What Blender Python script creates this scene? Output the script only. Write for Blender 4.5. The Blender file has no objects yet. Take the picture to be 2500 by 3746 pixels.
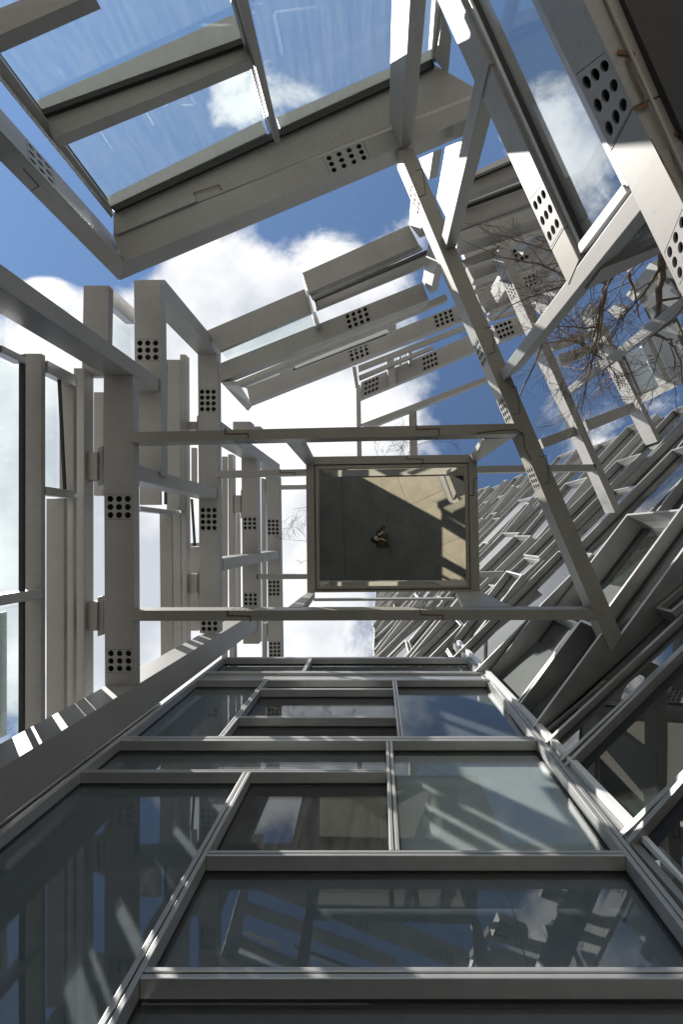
import bpy, bmesh, math, random
from mathutils import Vector, Matrix

# ------------------------------------------------------------------ camera, sky, sun, exposure
S = bpy.context.scene
COL = S.collection
F0, CX, CY, ZC = 1666.0, 1386.0, 1963.6, 1.78      # focal length / zenith (photo pixels), lens height (m)
cam = bpy.data.cameras.new('camera'); camo = bpy.data.objects.new('camera', cam); COL.objects.link(camo)
camo.location = (0, 0, ZC); camo.rotation_euler = (math.pi, 0, 0)      # looks straight up, image right = +X, image down = +Y
cam.sensor_fit = 'HORIZONTAL'; cam.sensor_width = 36; cam.lens = F0 / 2500 * 36
cam.shift_x = -(CX - 1250) / 2500; cam.shift_y = (CY - 1873) / 2500
cam.clip_start = 0.02; cam.clip_end = 2000
S.camera = camo
S.view_settings.view_transform = 'Standard'; S.view_settings.look = 'None'
S.view_settings.exposure = 0.92; S.view_settings.gamma = 1; S.view_settings.use_curve_mapping = False

SUN_DIR = Vector((-0.880, -0.475, 0)).normalized()
ELEV = math.radians(42)
SUNV = Vector((SUN_DIR.x * math.cos(ELEV), SUN_DIR.y * math.cos(ELEV), math.sin(ELEV)))
sl = bpy.data.lights.new('sun', 'SUN'); so = bpy.data.objects.new('sun', sl); COL.objects.link(so)
sl.energy = 5.0; sl.angle = math.radians(0.53); sl.color = (1.0, 0.955, 0.89)
so.rotation_euler = SUNV.to_track_quat('Z', 'Y').to_euler(); so.location = (-20, -12, 40)

W = bpy.data.worlds.new('World'); S.world = W; W.use_nodes = True
nt = W.node_tree; N = nt.nodes; LK = nt.links; N.clear()
def nd(t, **k):
    n = N.new(t)
    for a, b in k.items(): setattr(n, a, b)
    return n
def mth(op, a, b=None, c=None, clamp=False):
    n = nd('ShaderNodeMath', operation=op, use_clamp=clamp)
    for i, v in enumerate((a, b, c)):
        if v is None: continue
        if isinstance(v, (int, float)): n.inputs[i].default_value = v
        else: LK.new(v, n.inputs[i])
    return n.outputs[0]
out = nd('ShaderNodeOutputWorld'); bg = nd('ShaderNodeBackground'); LK.new(bg.outputs[0], out.inputs[0])
bg.inputs['Strength'].default_value = 0.05
sky = nd('ShaderNodeTexSky'); sky.sky_type = 'NISHITA'; sky.sun_disc = False
sky.sun_elevation = ELEV
sky.sun_rotation = math.atan2(SUN_DIR.x, SUN_DIR.y)
sky.air_density = 1.0; sky.dust_density = 0.0; sky.ozone_density = 1.6
tc = nd('ShaderNodeTexCoord'); sep = nd('ShaderNodeSeparateXYZ'); LK.new(tc.outputs['Generated'], sep.inputs[0])
zz = mth('MAXIMUM', sep.outputs[2], 0.06)
ux = mth('DIVIDE', sep.outputs[0], zz); uy = mth('DIVIDE', sep.outputs[1], zz)   # position on a flat cloud layer
cmb = nd('ShaderNodeCombineXYZ'); LK.new(ux, cmb.inputs[0]); LK.new(uy, cmb.inputs[1])
def noise(scale, detail, rough, off=0.0, dist=0.0):
    mp = nd('ShaderNodeMapping'); mp.inputs['Location'].default_value = (off, off * 1.7, off * .3); LK.new(cmb.outputs[0], mp.inputs[0])
    n = nd('ShaderNodeTexNoise'); n.inputs['Scale'].default_value = scale; n.inputs['Detail'].default_value = detail
    n.inputs['Roughness'].default_value = rough; n.inputs['Distortion'].default_value = dist
    LK.new(mp.outputs[0], n.inputs['Vector']); return n.outputs['Fac']
n1 = noise(3.4, 11, 0.62, 3.1, 0.35); n2 = noise(1.1, 3, 0.5, 7.7); n3 = noise(2.4, 5, 0.5, 1.3)
dens = mth('ADD', mth('MULTIPLY', mth('SUBTRACT', n1, 0.5), 3.0), mth('MULTIPLY', mth('SUBTRACT', n2, 0.5), 0.5))
dens = mth('SUBTRACT', dens, 0.22)
# cloud banks of the layer: centre, radii (layer units), weight
for (px, py, rx, ry, w) in [(820, 1080, 560, 300, 1.35), (1000, 1500, 520, 300, 1.35), (350, 2050, 620, 700, 2.0), (900, 2300, 460, 460, 1.1),
                            (830, 380, 130, 190, 1.25), (930, 250, 90, 60, .4), (1060, 330, 140, 120, 0.95), (1360, 730, 200, 150, 0.42), (150, 1060, 110, 60, 1.5), (2040, 560, 230, 260, 0.85),
                            (2200, 1560, 230, 160, 0.55), (1260, 1700, 240, 380, 0.55), (1680, 1500, 130, 200, 0.25), (2450, 1480, 160, 120, 0.4),
                            (400, 300, 700, 330, -0.9), (1200, 60, 500, 200, -0.7), (180, 820, 420, 300, -1.9), (1900, 1420, 300, 260, -0.35),
                            (1010, 880, 110, 80, -0.30), (1430, 660, 120, 90, -0.35)]:
    dx = mth('DIVIDE', mth('SUBTRACT', ux, (px - CX) / F0), rx / F0); dy = mth('DIVIDE', mth('SUBTRACT', uy, (py - CY) / F0), ry / F0)
    r2 = mth('ADD', mth('MULTIPLY', dx, dx), mth('MULTIPLY', dy, dy))
    g = mth('EXPONENT', mth('MULTIPLY', r2, -1.0))
    dens = mth('ADD', dens, mth('MULTIPLY', g, w))
mr = nd('ShaderNodeMapRange'); mr.interpolation_type = 'SMOOTHSTEP'; mr.inputs[1].default_value = -0.05; mr.inputs[2].default_value = 0.55
LK.new(dens, mr.inputs[0])
cr = nd('ShaderNodeValToRGB'); cr.color_ramp.elements[0].position = 0.40; cr.color_ramp.elements[0].color = (6.9, 7.3, 8.1, 1)
cr.color_ramp.elements[1].position = 0.56; cr.color_ramp.elements[1].color = (12.2, 12.2, 12.2, 1); LK.new(n3, cr.inputs[0])
mix = nd('ShaderNodeMix', data_type='RGBA'); LK.new(mr.outputs[0], mix.inputs[0])
hs = nd('ShaderNodeHueSaturation'); hs.inputs['Saturation'].default_value = 1.02; hs.inputs['Value'].default_value = 1.42
LK.new(sky.outputs[0], hs.inputs['Color']); LK.new(hs.outputs[0], mix.inputs[6]); LK.new(cr.outputs[0], mix.inputs[7])
LK.new(mix.outputs[2], bg.inputs['Color'])

# ------------------------------------------------------------------ helpers
random.seed(5)
def crop(ox, oy, s): return lambda x, y: (ox + x / s, oy + y / s)
k = 1.2544
cA, cB, cC, cD = crop(0, 0, k), crop(1250, 0, k), crop(0, 1000, k), crop(1250, 1000, k)
cE, cF, cG, cH = crop(0, 2000, k), crop(1250, 2000, k), crop(0, 2746, k), crop(1250, 2746, k)
cM, cP, cQ, cR = crop(1100, 1640, 2.3059), crop(1400, 450, 2.24), crop(1800, 850, 2.24), crop(750, 950, 2.24)
cS, cT = crop(1700, 1500, 1.96), crop(650, 1500, 2.4745)
def q(c, *pts): return [c(*p) for p in pts]
def P(p, h): return Vector(((p[0] - CX) / F0 * h, (p[1] - CY) / F0 * h, ZC + h))
class Plane:                                             # a vertical plane of the building
    def __init__(s, a, b, flip=False):
        d = (b - a); d.z = 0; s.p = a.copy(); s.d = d.normalized(); n = Vector((-s.d.y, s.d.x, 0))
        if n.dot(Vector((a.x, a.y, 0))) > 0: n = -n      # normal looks at the court
        s.n = n
    def at(s, p, off=0.0):                               # point of the plane seen at photo pixel p
        r = Vector(((p[0] - CX) / F0, (p[1] - CY) / F0, 1))
        t = (Vector((s.p.x, s.p.y, 0)) + s.n * off).dot(s.n) / Vector((r.x, r.y, 0)).dot(s.n)
        return Vector((r.x * t, r.y * t, ZC + t))
H1, HM, H2, H3, H4 = 5.5, 7.35, 8.37, 11.05, 13.4        # storey levels above the lens

THINGS = {}
def thing(name, label, cat, loc, group=None):
    o = bpy.data.objects.new(name, None); COL.objects.link(o); o.location = loc; o.empty_display_size = 0.3
    o['label'] = label; o['category'] = cat
    if group: o['group'] = group
    return o
def adopt(o, par):
    if par is None: return
    o.parent = par
    if par.type == 'EMPTY': o.matrix_parent_inverse = Matrix.Translation(-Vector(par.location))
def mesh(name, verts, faces, mat, par=None, smooth=False):
    me = bpy.data.meshes.new(name); me.from_pydata([tuple(v) for v in verts], [], faces); me.update()
    bm = bmesh.new(); bm.from_mesh(me); bmesh.ops.remove_doubles(bm, verts=bm.verts, dist=1e-5)
    bmesh.ops.recalc_face_normals(bm, faces=bm.faces); bm.to_mesh(me); bm.free()
    if smooth:
        for p in me.polygons: p.use_smooth = True
    me.materials.append(mat)
    o = bpy.data.objects.new(name, me); COL.objects.link(o); adopt(o, par); return o
def lerp(a, b, t): return a + (b - a) * t
def bil(Q, t, s): return lerp(lerp(Q[0], Q[1], t), lerp(Q[3], Q[2], t), s)
def grid(V, Fc, Q, cuts):
    ts = sorted({0.0, 1.0} | {c[0] for c in cuts} | {c[1] for c in cuts}); ss = sorted({0.0, 1.0} | {c[2] for c in cuts} | {c[3] for c in cuts})
    for i in range(len(ts) - 1):
        for j in range(len(ss) - 1):
            tm, sm = (ts[i] + ts[i + 1]) / 2, (ss[j] + ss[j + 1]) / 2
            if any(c[0] < tm < c[1] and c[2] < sm < c[3] for c in cuts): continue
            b = len(V); V += [bil(Q, ts[i], ss[j]), bil(Q, ts[i + 1], ss[j]), bil(Q, ts[i + 1], ss[j + 1]), bil(Q, ts[i], ss[j + 1])]
            Fc.append((b, b + 1, b + 2, b + 3))
def perforated(Q, cut, nt_, ns_, inward, mat, par, stag=False):
    t0, t1, s0, s1 = cut; V = []; Fc = []
    L = (bil(Q, t1, .5) - bil(Q, t0, .5)).length; Wd = (bil(Q, .5, s1) - bil(Q, .5, s0)).length
    gt, gs = 0.0045 / L, 0.0012 / Wd
    c0, c1 = 12, 0
    for i in range(nt_):
        for j in range(ns_):
            a0, a1 = gt + (1 - 2 * gt) * i / nt_, gt + (1 - 2 * gt) * (i + 1) / nt_
            b0, b1 = gs + (1 - 2 * gs) * j / ns_, gs + (1 - 2 * gs) * (j + 1) / ns_
            R = 0.39 * min((a1 - a0) * L, (b1 - b0) * Wd)
            am, bm_ = (a0 + a1) / 2, (b0 + b1) / 2; base = len(V); n = 16
            for kk in range(n):
                an = 2 * math.pi * (kk + .5) / n; ca, sa = math.cos(an), math.sin(an)
                m = max(abs(ca), abs(sa))
                ta, sb = am + ca / m * (a1 - a0) / 2, bm_ + sa / m * (b1 - b0) / 2
                tb, sc = am + ca * R / L, bm_ + sa * R / Wd
                pt = lambda t, s: bil(Q, t0 + (t1 - t0) * t, s0 + (s1 - s0) * s)
                V.append(pt(ta, sb)); V.append(pt(tb, sc)); V.append(pt(tb, sc) + inward * 0.014)
            for kk in range(n):
                a, b = base + 3 * kk, base + 3 * ((kk + 1) % n)
                Fc.append((a, b, b + 1, a + 1)); Fc.append((a + 1, b + 1, b + 2, a + 2))
    # corners of cells
            for (x, y, k0) in ((a1, b1, 1), (a0, b1, 5), (a0, b0, 9), (a1, b0, 13)):
                V.append(bil(Q, t0 + (t1 - t0) * x, s0 + (s1 - s0) * y)); Fc.append((base + 3 * k0, base + 3 * ((k0 + 1) % n), len(V) - 1))
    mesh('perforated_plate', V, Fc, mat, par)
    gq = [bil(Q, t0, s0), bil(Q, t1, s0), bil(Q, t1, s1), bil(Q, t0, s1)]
    mesh('hole_shade_plate', [v + inward * .085 for v in gq], [(0, 1, 2, 3)], M_HOLE_SHADE, par)  # dark sheet painting the shade inside the hollow beam behind the holes
def hexa(name, B, T, mat, par, cuts=(), smooth=False):
    """closed hollow box from bottom quad B and top quad T; cuts = (face, t0,t1,s0,s1,nt,ns)"""
    faces = {'bot': [B[0], B[1], B[2], B[3]], 'top': [T[0], T[1], T[2], T[3]], 'ab': [B[0], B[1], T[1], T[0]], 'bc': [B[1], B[2], T[2], T[1]],
             'cd': [B[3], B[2], T[2], T[3]], 'da': [B[3], B[0], T[0], T[3]]}
    V = []; Fc = []
    for f, Q in faces.items(): grid(V, Fc, Q, [c[1:5] for c in cuts if c[0] == f])
    o = mesh(name, V, Fc, mat, par)
    if mat in (M_STEEL, M_STEEL_OLD, M_FRAME) and name not in ('raking_post', 'jamb'):
        bv = o.modifiers.new('edge', 'BEVEL'); bv.width = .005; bv.segments = 2; bv.limit_method = 'ANGLE'; bv.angle_limit = .6
    cen = sum(B, Vector()) / 8 + sum(T, Vector()) / 8
    for c in cuts:
        Q = faces[c[0]]; n = (Q[1] - Q[0]).cross(Q[3] - Q[0]).normalized()
        if n.dot(cen - bil(Q, .5, .5)) < 0: n = -n
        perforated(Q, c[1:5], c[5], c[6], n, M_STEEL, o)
    return o
def beam(name, Q, h, depth, mat, par, cuts=(), base=None):
    """horizontal or raking beam: underside traced as quad Q at level(s) h, rising by depth.  cuts: (face, pxA, pxB, nt, ns[, s0, s1])"""
    hs = h if isinstance(h, (list, tuple)) else [h] * 4
    B = [P(p, hh) for p, hh in zip(Q, hs)]; T = [b + Vector((0, 0, depth)) for b in B]
    cc = []
    e0 = Vector(Q[0]) if False else Vector((Q[0][0] + Q[3][0], Q[0][1] + Q[3][1])) / 2; e1 = Vector((Q[1][0] + Q[2][0], Q[1][1] + Q[2][1])) / 2
    for c in cuts:
        ta = (Vector(c[1]) - e0).dot(e1 - e0) / (e1 - e0).length_squared; tb = (Vector(c[2]) - e0).dot(e1 - e0) / (e1 - e0).length_squared
        ta, tb = max(.004, min(ta, tb)), min(.996, max(ta, tb))
        cc.append((c[0], ta, tb, c[5] if len(c) > 5 else .05, c[6] if len(c) > 6 else .95, c[3], c[4]))
    return hexa(name, B, T, mat, par, cc)
def post(name, Q, href, h0, h1, mat, par, cuts=()):
    B0 = [P(p, href) for p in Q]
    B = [Vector((b.x, b.y, ZC + h0)) for b in B0]; T = [Vector((b.x, b.y, ZC + h1)) for b in B0]
    return hexa(name, B, T, mat, par, cuts)
def facebox(name, Q, pl, thick, mat, par, off=0.0, cuts=()):
    """box whose front face is the traced quad Q lying in plane pl (+off towards the court), with thickness behind it"""
    A = [pl.at(p, off) for p in Q]; Bk = [a - pl.n * thick for a in A]
    return hexa(name, A, Bk, mat, par, [('bot',) + tuple(c) for c in cuts])
def boxw(name, x0, x1, y0, y1, z0, z1, mat, par):
    B = [Vector((x0, y0, z0)), Vector((x1, y0, z0)), Vector((x1, y1, z0)), Vector((x0, y1, z0))]
    return hexa(name, B, [b + Vector((0, 0, z1 - z0)) for b in B], mat, par)
def ribbon(name, pts, w, mat, par, drop=0.003):
    """narrow strip along a polyline of world points on an underside"""
    V = []; Fc = []
    for a, b in zip(pts[:-1], pts[1:]):
        d = (b - a); d.z = 0; d.normalize(); s = Vector((-d.y, d.x, 0)) * w / 2; e = d * w / 2; z = Vector((0, 0, -drop)); i = len(V)
        V += [a - e - s, b + e - s, b + e + s, a - e + s, a - e - s + z, b + e - s + z, b + e + s + z, a - e + s + z]
        Fc += [(i, i + 1, i + 2, i + 3), (i + 4, i + 5, i + 6, i + 7), (i, i + 1, i + 5, i + 4), (i + 1, i + 2, i + 6, i + 5), (i + 2, i + 3, i + 7, i + 6), (i + 3, i, i + 4, i + 7)]
    return mesh(name, V, Fc, mat, par)
def tube(V, Fc, pts, radii, n=6):
    base = len(V); up = Vector((.3, .2, 1)).normalized()
    for i, p in enumerate(pts):
        d = (pts[min(i + 1, len(pts) - 1)] - pts[max(i - 1, 0)]); d.normalize()
        a = d.cross(up); a = a if a.length > .05 else d.cross(Vector((1, 0, 0))); a.normalize(); b = d.cross(a)
        for j in range(n): V.append(p + (a * math.cos(2 * math.pi * j / n) + b * math.sin(2 * math.pi * j / n)) * radii[i])
    for i in range(len(pts) - 1):
        for j in range(n):
            Fc.append((base + i * n + j, base + i * n + (j + 1) % n, base + (i + 1) * n + (j + 1) % n, base + (i + 1) * n + j))
    Fc.append(tuple(base + j for j in range(n))); Fc.append(tuple(base + (len(pts) - 1) * n + j for j in range(n)))

# ------------------------------------------------------------------ materials
def mat_new(name):
    m = bpy.data.materials.new(name); m.use_nodes = True; t = m.node_tree; b = t.nodes['Principled BSDF']; return m, t, b
def mat_mottled(name, c1, c2, scale=3.0, rough=0.5, rust=0.0, bump=0.0, spec=0.5, metal=0.0, detail=6, grime=0.0):
    m, t, b = mat_new(name); g = t.nodes.new('ShaderNodeNewGeometry')
    n = t.nodes.new('ShaderNodeTexNoise'); n.inputs['Scale'].default_value = scale; n.inputs['Detail'].default_value = detail; n.inputs['Roughness'].default_value = .6
    t.links.new(g.outputs['Position'], n.inputs['Vector'])
    r = t.nodes.new('ShaderNodeValToRGB'); r.color_ramp.elements[0].position = .3; r.color_ramp.elements[1].position = .7
    r.color_ramp.elements[0].color = (*c1, 1); r.color_ramp.elements[1].color = (*c2, 1); t.links.new(n.outputs['Fac'], r.inputs[0])
    colo = r.outputs[0]
    if grime:
        n4 = t.nodes.new('ShaderNodeTexNoise'); n4.inputs['Scale'].default_value = 22; n4.inputs['Detail'].default_value = 3; t.links.new(g.outputs['Position'], n4.inputs['Vector'])
        r4 = t.nodes.new('ShaderNodeMapRange'); r4.inputs[1].default_value = .60; r4.inputs[2].default_value = .78; r4.inputs[4].default_value = grime; t.links.new(n4.outputs['Fac'], r4.inputs[0])
        mx = t.nodes.new('ShaderNodeMix'); mx.data_type = 'RGBA'; t.links.new(r4.outputs[0], mx.inputs[0]); t.links.new(colo, mx.inputs[6]); mx.inputs[7].default_value = (c1[0] * .55, c1[1] * .52, c1[2] * .46, 1); colo = mx.outputs[2]
    if grime:
        mpp = t.nodes.new('ShaderNodeMapping'); mpp.inputs['Scale'].default_value = (7, 7, .45); t.links.new(g.outputs['Position'], mpp.inputs[0])
        n5 = t.nodes.new('ShaderNodeTexNoise'); n5.inputs['Scale'].default_value = 2.2; n5.inputs['Detail'].default_value = 5; t.links.new(mpp.outputs[0], n5.inputs['Vector'])
        r5 = t.nodes.new('ShaderNodeMapRange'); r5.inputs[1].default_value = .52; r5.inputs[2].default_value = .78; r5.inputs[4].default_value = grime * .8; t.links.new(n5.outputs['Fac'], r5.inputs[0])
        mx5 = t.nodes.new('ShaderNodeMix'); mx5.data_type = 'RGBA'; t.links.new(r5.outputs[0], mx5.inputs[0]); t.links.new(colo, mx5.inputs[6]); mx5.inputs[7].default_value = (c1[0] * .72, c1[1] * .68, c1[2] * .60, 1); colo = mx5.outputs[2]
    if rust:
        n2 = t.nodes.new('ShaderNodeTexNoise'); n2.inputs['Scale'].default_value = 1.7; n2.inputs['Detail'].default_value = 8; n2.inputs['Roughness'].default_value = .72
        t.links.new(g.outputs['Position'], n2.inputs['Vector'])
        r2 = t.nodes.new('ShaderNodeMapRange'); r2.inputs[1].default_value = .66; r2.inputs[2].default_value = .75; r2.inputs[4].default_value = rust; t.links.new(n2.outputs['Fac'], r2.inputs[0])
        mx = t.nodes.new('ShaderNodeMix'); mx.data_type = 'RGBA'; t.links.new(r2.outputs[0], mx.inputs[0]); t.links.new(colo, mx.inputs[6]); mx.inputs[7].default_value = (.27, .13, .05, 1); colo = mx.outputs[2]
    t.links.new(colo, b.inputs['Base Color']); b.inputs['Roughness'].default_value = rough; b.inputs['Metallic'].default_value = metal
    b.inputs['Specular IOR Level'].default_value = spec
    if bump:
        bp = t.nodes.new('ShaderNodeBump'); bp.inputs['Strength'].default_value = bump; bp.inputs['Distance'].default_value = .01
        t.links.new(n.outputs['Fac'], bp.inputs['Height']); t.links.new(bp.outputs[0], b.inputs['Normal'])
    return m
def mat_glass(name, tint, ior, rough=0.0, wav=0.0, dust=.03):
    m, t, b = mat_new(name); t.nodes.remove(b); o = t.nodes['Material Output']
    tr = t.nodes.new('ShaderNodeBsdfTransparent'); tr.inputs[0].default_value = (*tint, 1)
    gl = t.nodes.new('ShaderNodeBsdfGlossy'); gl.inputs['Roughness'].default_value = rough; gl.inputs[0].default_value = (.95, .97, .98, 1)
    fr = t.nodes.new('ShaderNodeFresnel'); fr.inputs['IOR'].default_value = ior
    if wav:
        g = t.nodes.new('ShaderNodeNewGeometry'); n = t.nodes.new('ShaderNodeTexNoise'); n.inputs['Scale'].default_value = .9; n.inputs['Detail'].default_value = 1
        t.links.new(g.outputs['Position'], n.inputs['Vector']); bp = t.nodes.new('ShaderNodeBump'); bp.inputs['Strength'].default_value = wav; bp.inputs['Distance'].default_value = .02
        t.links.new(n.outputs['Fac'], bp.inputs['Height']); t.links.new(bp.outputs[0], gl.inputs['Normal'])
    # same reflectance from both sides of the sheet
    mx = t.nodes.new('ShaderNodeMixShader'); lw = t.nodes.new('ShaderNodeLayerWeight'); lw.inputs[0].default_value = 0.5
    pw = t.nodes.new('ShaderNodeMath'); pw.operation = 'POWER'; t.links.new(lw.outputs['Facing'], pw.inputs[0]); pw.inputs[1].default_value = 5.0
    f0 = ((ior - 1) / (ior + 1)) ** 2
    ma = t.nodes.new('ShaderNodeMath'); ma.operation = 'MULTIPLY_ADD'; t.links.new(pw.outputs[0], ma.inputs[0]); ma.inputs[1].default_value = 1 - f0; ma.inputs[2].default_value = f0
    t.nodes.remove(fr)
    t.links.new(ma.outputs[0], mx.inputs[0]); t.links.new(tr.outputs[0], mx.inputs[1]); t.links.new(gl.outputs[0], mx.inputs[2])
    df = t.nodes.new('ShaderNodeBsdfDiffuse'); df.inputs[0].default_value = (.75, .75, .73, 1); tl = t.nodes.new('ShaderNodeBsdfTranslucent'); tl.inputs[0].default_value = (.75, .75, .73, 1)
    ds = t.nodes.new('ShaderNodeMixShader'); t.links.new(df.outputs[0], ds.inputs[1]); t.links.new(tl.outputs[0], ds.inputs[2])      # dust and dried rain on the sheet
    g2 = t.nodes.new('ShaderNodeNewGeometry'); mp = t.nodes.new('ShaderNodeMapping'); mp.inputs['Scale'].default_value = (9, 9, 1.2); t.links.new(g2.outputs['Position'], mp.inputs[0])
    n2 = t.nodes.new('ShaderNodeTexNoise'); n2.inputs['Scale'].default_value = 1.6; n2.inputs['Detail'].default_value = 8; n2.inputs['Roughness'].default_value = .7; t.links.new(mp.outputs[0], n2.inputs['Vector'])
    rr = t.nodes.new('ShaderNodeMapRange'); rr.inputs[1].default_value = .35; rr.inputs[2].default_value = .8; rr.inputs[3].default_value = dust * .4; rr.inputs[4].default_value = dust * 2.2; t.links.new(n2.outputs['Fac'], rr.inputs[0])
    m2 = t.nodes.new('ShaderNodeMixShader'); t.links.new(rr.outputs[0], m2.inputs[0]); t.links.new(mx.outputs[0], m2.inputs[1]); t.links.new(ds.outputs[0], m2.inputs[2]); t.links.new(m2.outputs[0], o.inputs[0])
    return m
M_STEEL = mat_mottled('painted_steel', (.268, .262, .250), (.328, .322, .308), .9, .45, rust=.6, grime=.3, spec=.4)
M_HOLE_SHADE = mat_mottled('dark_hole_shade', (.012, .011, .010), (.022, .019, .016), 12, .8)  # near-black colour standing in for the unlit beam interior
M_STEEL_OLD = mat_mottled('rust_streaked_steel', (.262, .25, .218), (.335, .32, .282), 1.2, .42, rust=1.0, grime=.4)
M_FRAME = mat_mottled('frame_aluminium', (.42, .42, .415), (.49, .49, .48), 5, .36, spec=.5, metal=.5)
M_FRAME2 = mat_mottled('tower_aluminium', (.30, .30, .295), (.38, .38, .37), 3, .38, metal=.5)
M_GASKET = mat_mottled('rubber_gasket', (.012, .012, .013), (.02, .02, .02), 30, .6)
M_RUST = mat_mottled('rust', (.07, .038, .018), (.20, .10, .042), 40, .8)
M_DARKJOINT = mat_mottled('dark_joint', (.03, .024, .02), (.07, .045, .03), 40, .8)
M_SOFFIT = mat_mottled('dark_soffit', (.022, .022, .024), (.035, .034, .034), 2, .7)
M_CONC = mat_mottled('plaza_concrete', (.20, .18, .14), (.29, .26, .205), 1.3, .85, bump=.15, grime=.3)
M_GROUND = mat_mottled('ground_paving', (.185, .177, .16), (.235, .225, .203), .6, .9)
M_GLASS_CLEAR = mat_glass('clear_glass', (.93, .97, .97), 1.3, dust=.05)
M_GLASS_F = mat_glass('tinted_curtain_glass', (.85, .88, .89), 1.65, wav=.05)
M_GLASS_G = mat_glass('tower_glass', (.45, .52, .51), 2.9, wav=.12)
M_SHADE = mat_mottled('grey_roller_shade', (.15, .16, .168), (.19, .20, .208), 6, .9)
M_SHADE_L = mat_mottled('pale_roller_shade', (.52, .52, .48), (.58, .575, .54), 6, .9)
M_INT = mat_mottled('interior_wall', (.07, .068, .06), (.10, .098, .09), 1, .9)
M_REFLECTION = mat_mottled('green_grey_reflection', (.16, .19, .172), (.25, .28, .255), .8, .9)  # mottled colour imitating a pale reflection in the lower tower glass
M_GCORE = mat_mottled('tower_interior', (.055, .062, .058), (.09, .098, .092), .8, .9)
M_WHITEPANEL = mat_mottled('white_panel', (.66, .67, .66), (.74, .74, .73), 2, .6)
M_BARK = mat_mottled('bark', (.12, .085, .065), (.23, .165, .125), 14, .85, bump=.4)
M_TWIG = mat_mottled('red_twig', (.080, .055, .043), (.15, .11, .085), 6, .8)
mm, t_, b_ = mat_new('mirror_steel'); b_.inputs['Metallic'].default_value = 1; b_.inputs['Roughness'].default_value = 0.0; b_.inputs['Base Color'].default_value = (.76, .74, .66, 1)
M_MIRROR = mm

# ------------------------------------------------------------------ setting
GV = [Vector((-600, -600, 0)), Vector((600, -600, 0)), Vector((600, 600, 0)), Vector((-600, 600, 0))]
g = mesh('ground', GV, [(0, 1, 2, 3)], M_GROUND); g['kind'] = 'structure'
pz = bpy.data.objects.new('plaza_floor', None); COL.objects.link(pz); pz['kind'] = 'structure'
VF = 2 * HM + ZC                                                      # optical depth of the floor in the mirror
def fl(x, y): p = cM(x, y); return Vector(((p[0] - CX) / F0 * VF, (p[1] - CY) / F0 * VF, 0))
N1, N2, N3, N4 = (733, 552), (908, 485), (1018, 750), (1155, 830)
N5, N6, N7 = (756, 772), (372, 802), (345, 290)
for pts in [[N1, N2, N3], [N1, N3, N5], [N1, N7, (770 - 60, 0), (728, 0), N2], [N2, (728, 0), (1500, -60), (1500, 205), (1185, 360)], [N2, (1185, 360), (1500, 205), (1500, 690), N4, N3],
            [N4, (1500, 690), (1500, 1090), (1355, 975)], [N4, (1355, 975), (1500, 1090), (1500, 1330), (1310, 1035)],
            [N3, N4, (1310, 1035), (1500, 1330), (762, 1330), N5], [N5, (762, 1330), (383, 1330), N6], [N6, (383, 1330), (-200, 1330), (-200, 850)],
            [N6, (-200, 850), (-200, -60), (335, 0), N7], [N1, N5, N6, N7], [(335, 0), (710, 0), N7]]:
    W0 = [fl(*p) for p in pts]; c = sum(W0, Vector()) / len(W0)
    ar = sum(W0[i].x * W0[(i + 1) % len(W0)].y - W0[(i + 1) % len(W0)].x * W0[i].y for i in range(len(W0)))
    if ar < 0: W0.reverse()
    n = len(W0); ins = []
    for i in range(n):
        a, b, c2 = W0[i - 1], W0[i], W0[(i + 1) % n]
        d1 = (b - a).normalized(); d2 = (c2 - b).normalized(); n1v = Vector((-d1.y, d1.x, 0)); n2v = Vector((-d2.y, d2.x, 0)); bis = (n1v + n2v)
        bis = bis.normalized() / max(.35, bis.normalized().dot(n1v)); ins.append(b + bis * .0055)
    V = [v + Vector((0, 0, .004)) for v in ins] + [v + Vector((0, 0, .034)) for v in ins]
    mesh('paving_slab', V, [tuple(range(n, 2 * n))] + [(i, (i + 1) % n, n + (i + 1) % n, n + i) for i in range(n)], M_CONC, pz)

# ------------------------------------------------------------------ left screen wall (steel frame, window wall behind it)
LW = thing('steel_screen_wall', 'grey steel lattice wall on the left, stacked beams with round holes and white sky behind', 'screen wall', (-3.2, 0, 0))
XL = -2.96
def rail(name, x0, x1, y0, y1, depth, h, cuts=(), mat=None, dx=0):   # crop C coordinates, beams running along the wall
    return beam(name, [cC(x0, y0), cC(x0 + dx, y1), cC(x1 + dx, y1), cC(x1, y0)], h, depth, mat or M_STEEL, LW,
                [(c[0], cC(x0, c[1]), cC(x0, c[2]), c[3], c[4]) for c in cuts])
rail('beam', 476, 611, 467, 1892, .135, H1, [('bot', 1015, 1130, 3, 3), ('bot', 1725, 1832, 3, 3)], dx=6)
rail('beam', 615, 736, 33, 930, .17, 6.15, [('bot', 303, 404, 3, 3)], dx=8)
rail('beam', 383, 500, 56, 470, .10, 5.62, dx=-8)
rail('beam', 908, 997, 373, 1650, .20, H2, [('bot', 530, 638, 4, 3), ('bot', 1072, 1183, 4, 3), ('bot', 1592, 1646, 2, 3)], dx=9)
rail('beam', 1108, 1180, 850, 1700, .30, H3, [('bot', 1118, 1178, 3, 3), ('bot', 1466, 1526, 3, 3)], dx=8)
rail('beam', 1221, 1281, 930, 1770, .32, H4, [('bot', 1128, 1202, 4, 3), ('bot', 1408, 1482, 4, 3), ('bot', 1690, 1762, 4, 3)], dx=12)
XW = 3.55
def hw(x): return XW * F0 / (CX - x / k)                                # level of a window rail from its inner edge, plane x = -3.55
def wrail(x0, x1, xs, y0, y1, name='rail', mat=None, dx=0):
    h = hw(x1); ht = hw(xs); return rail(name, x0, x1, y0, y1, max(.06, ht - h), h, mat=mat or M_STEEL, dx=dx)
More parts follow.
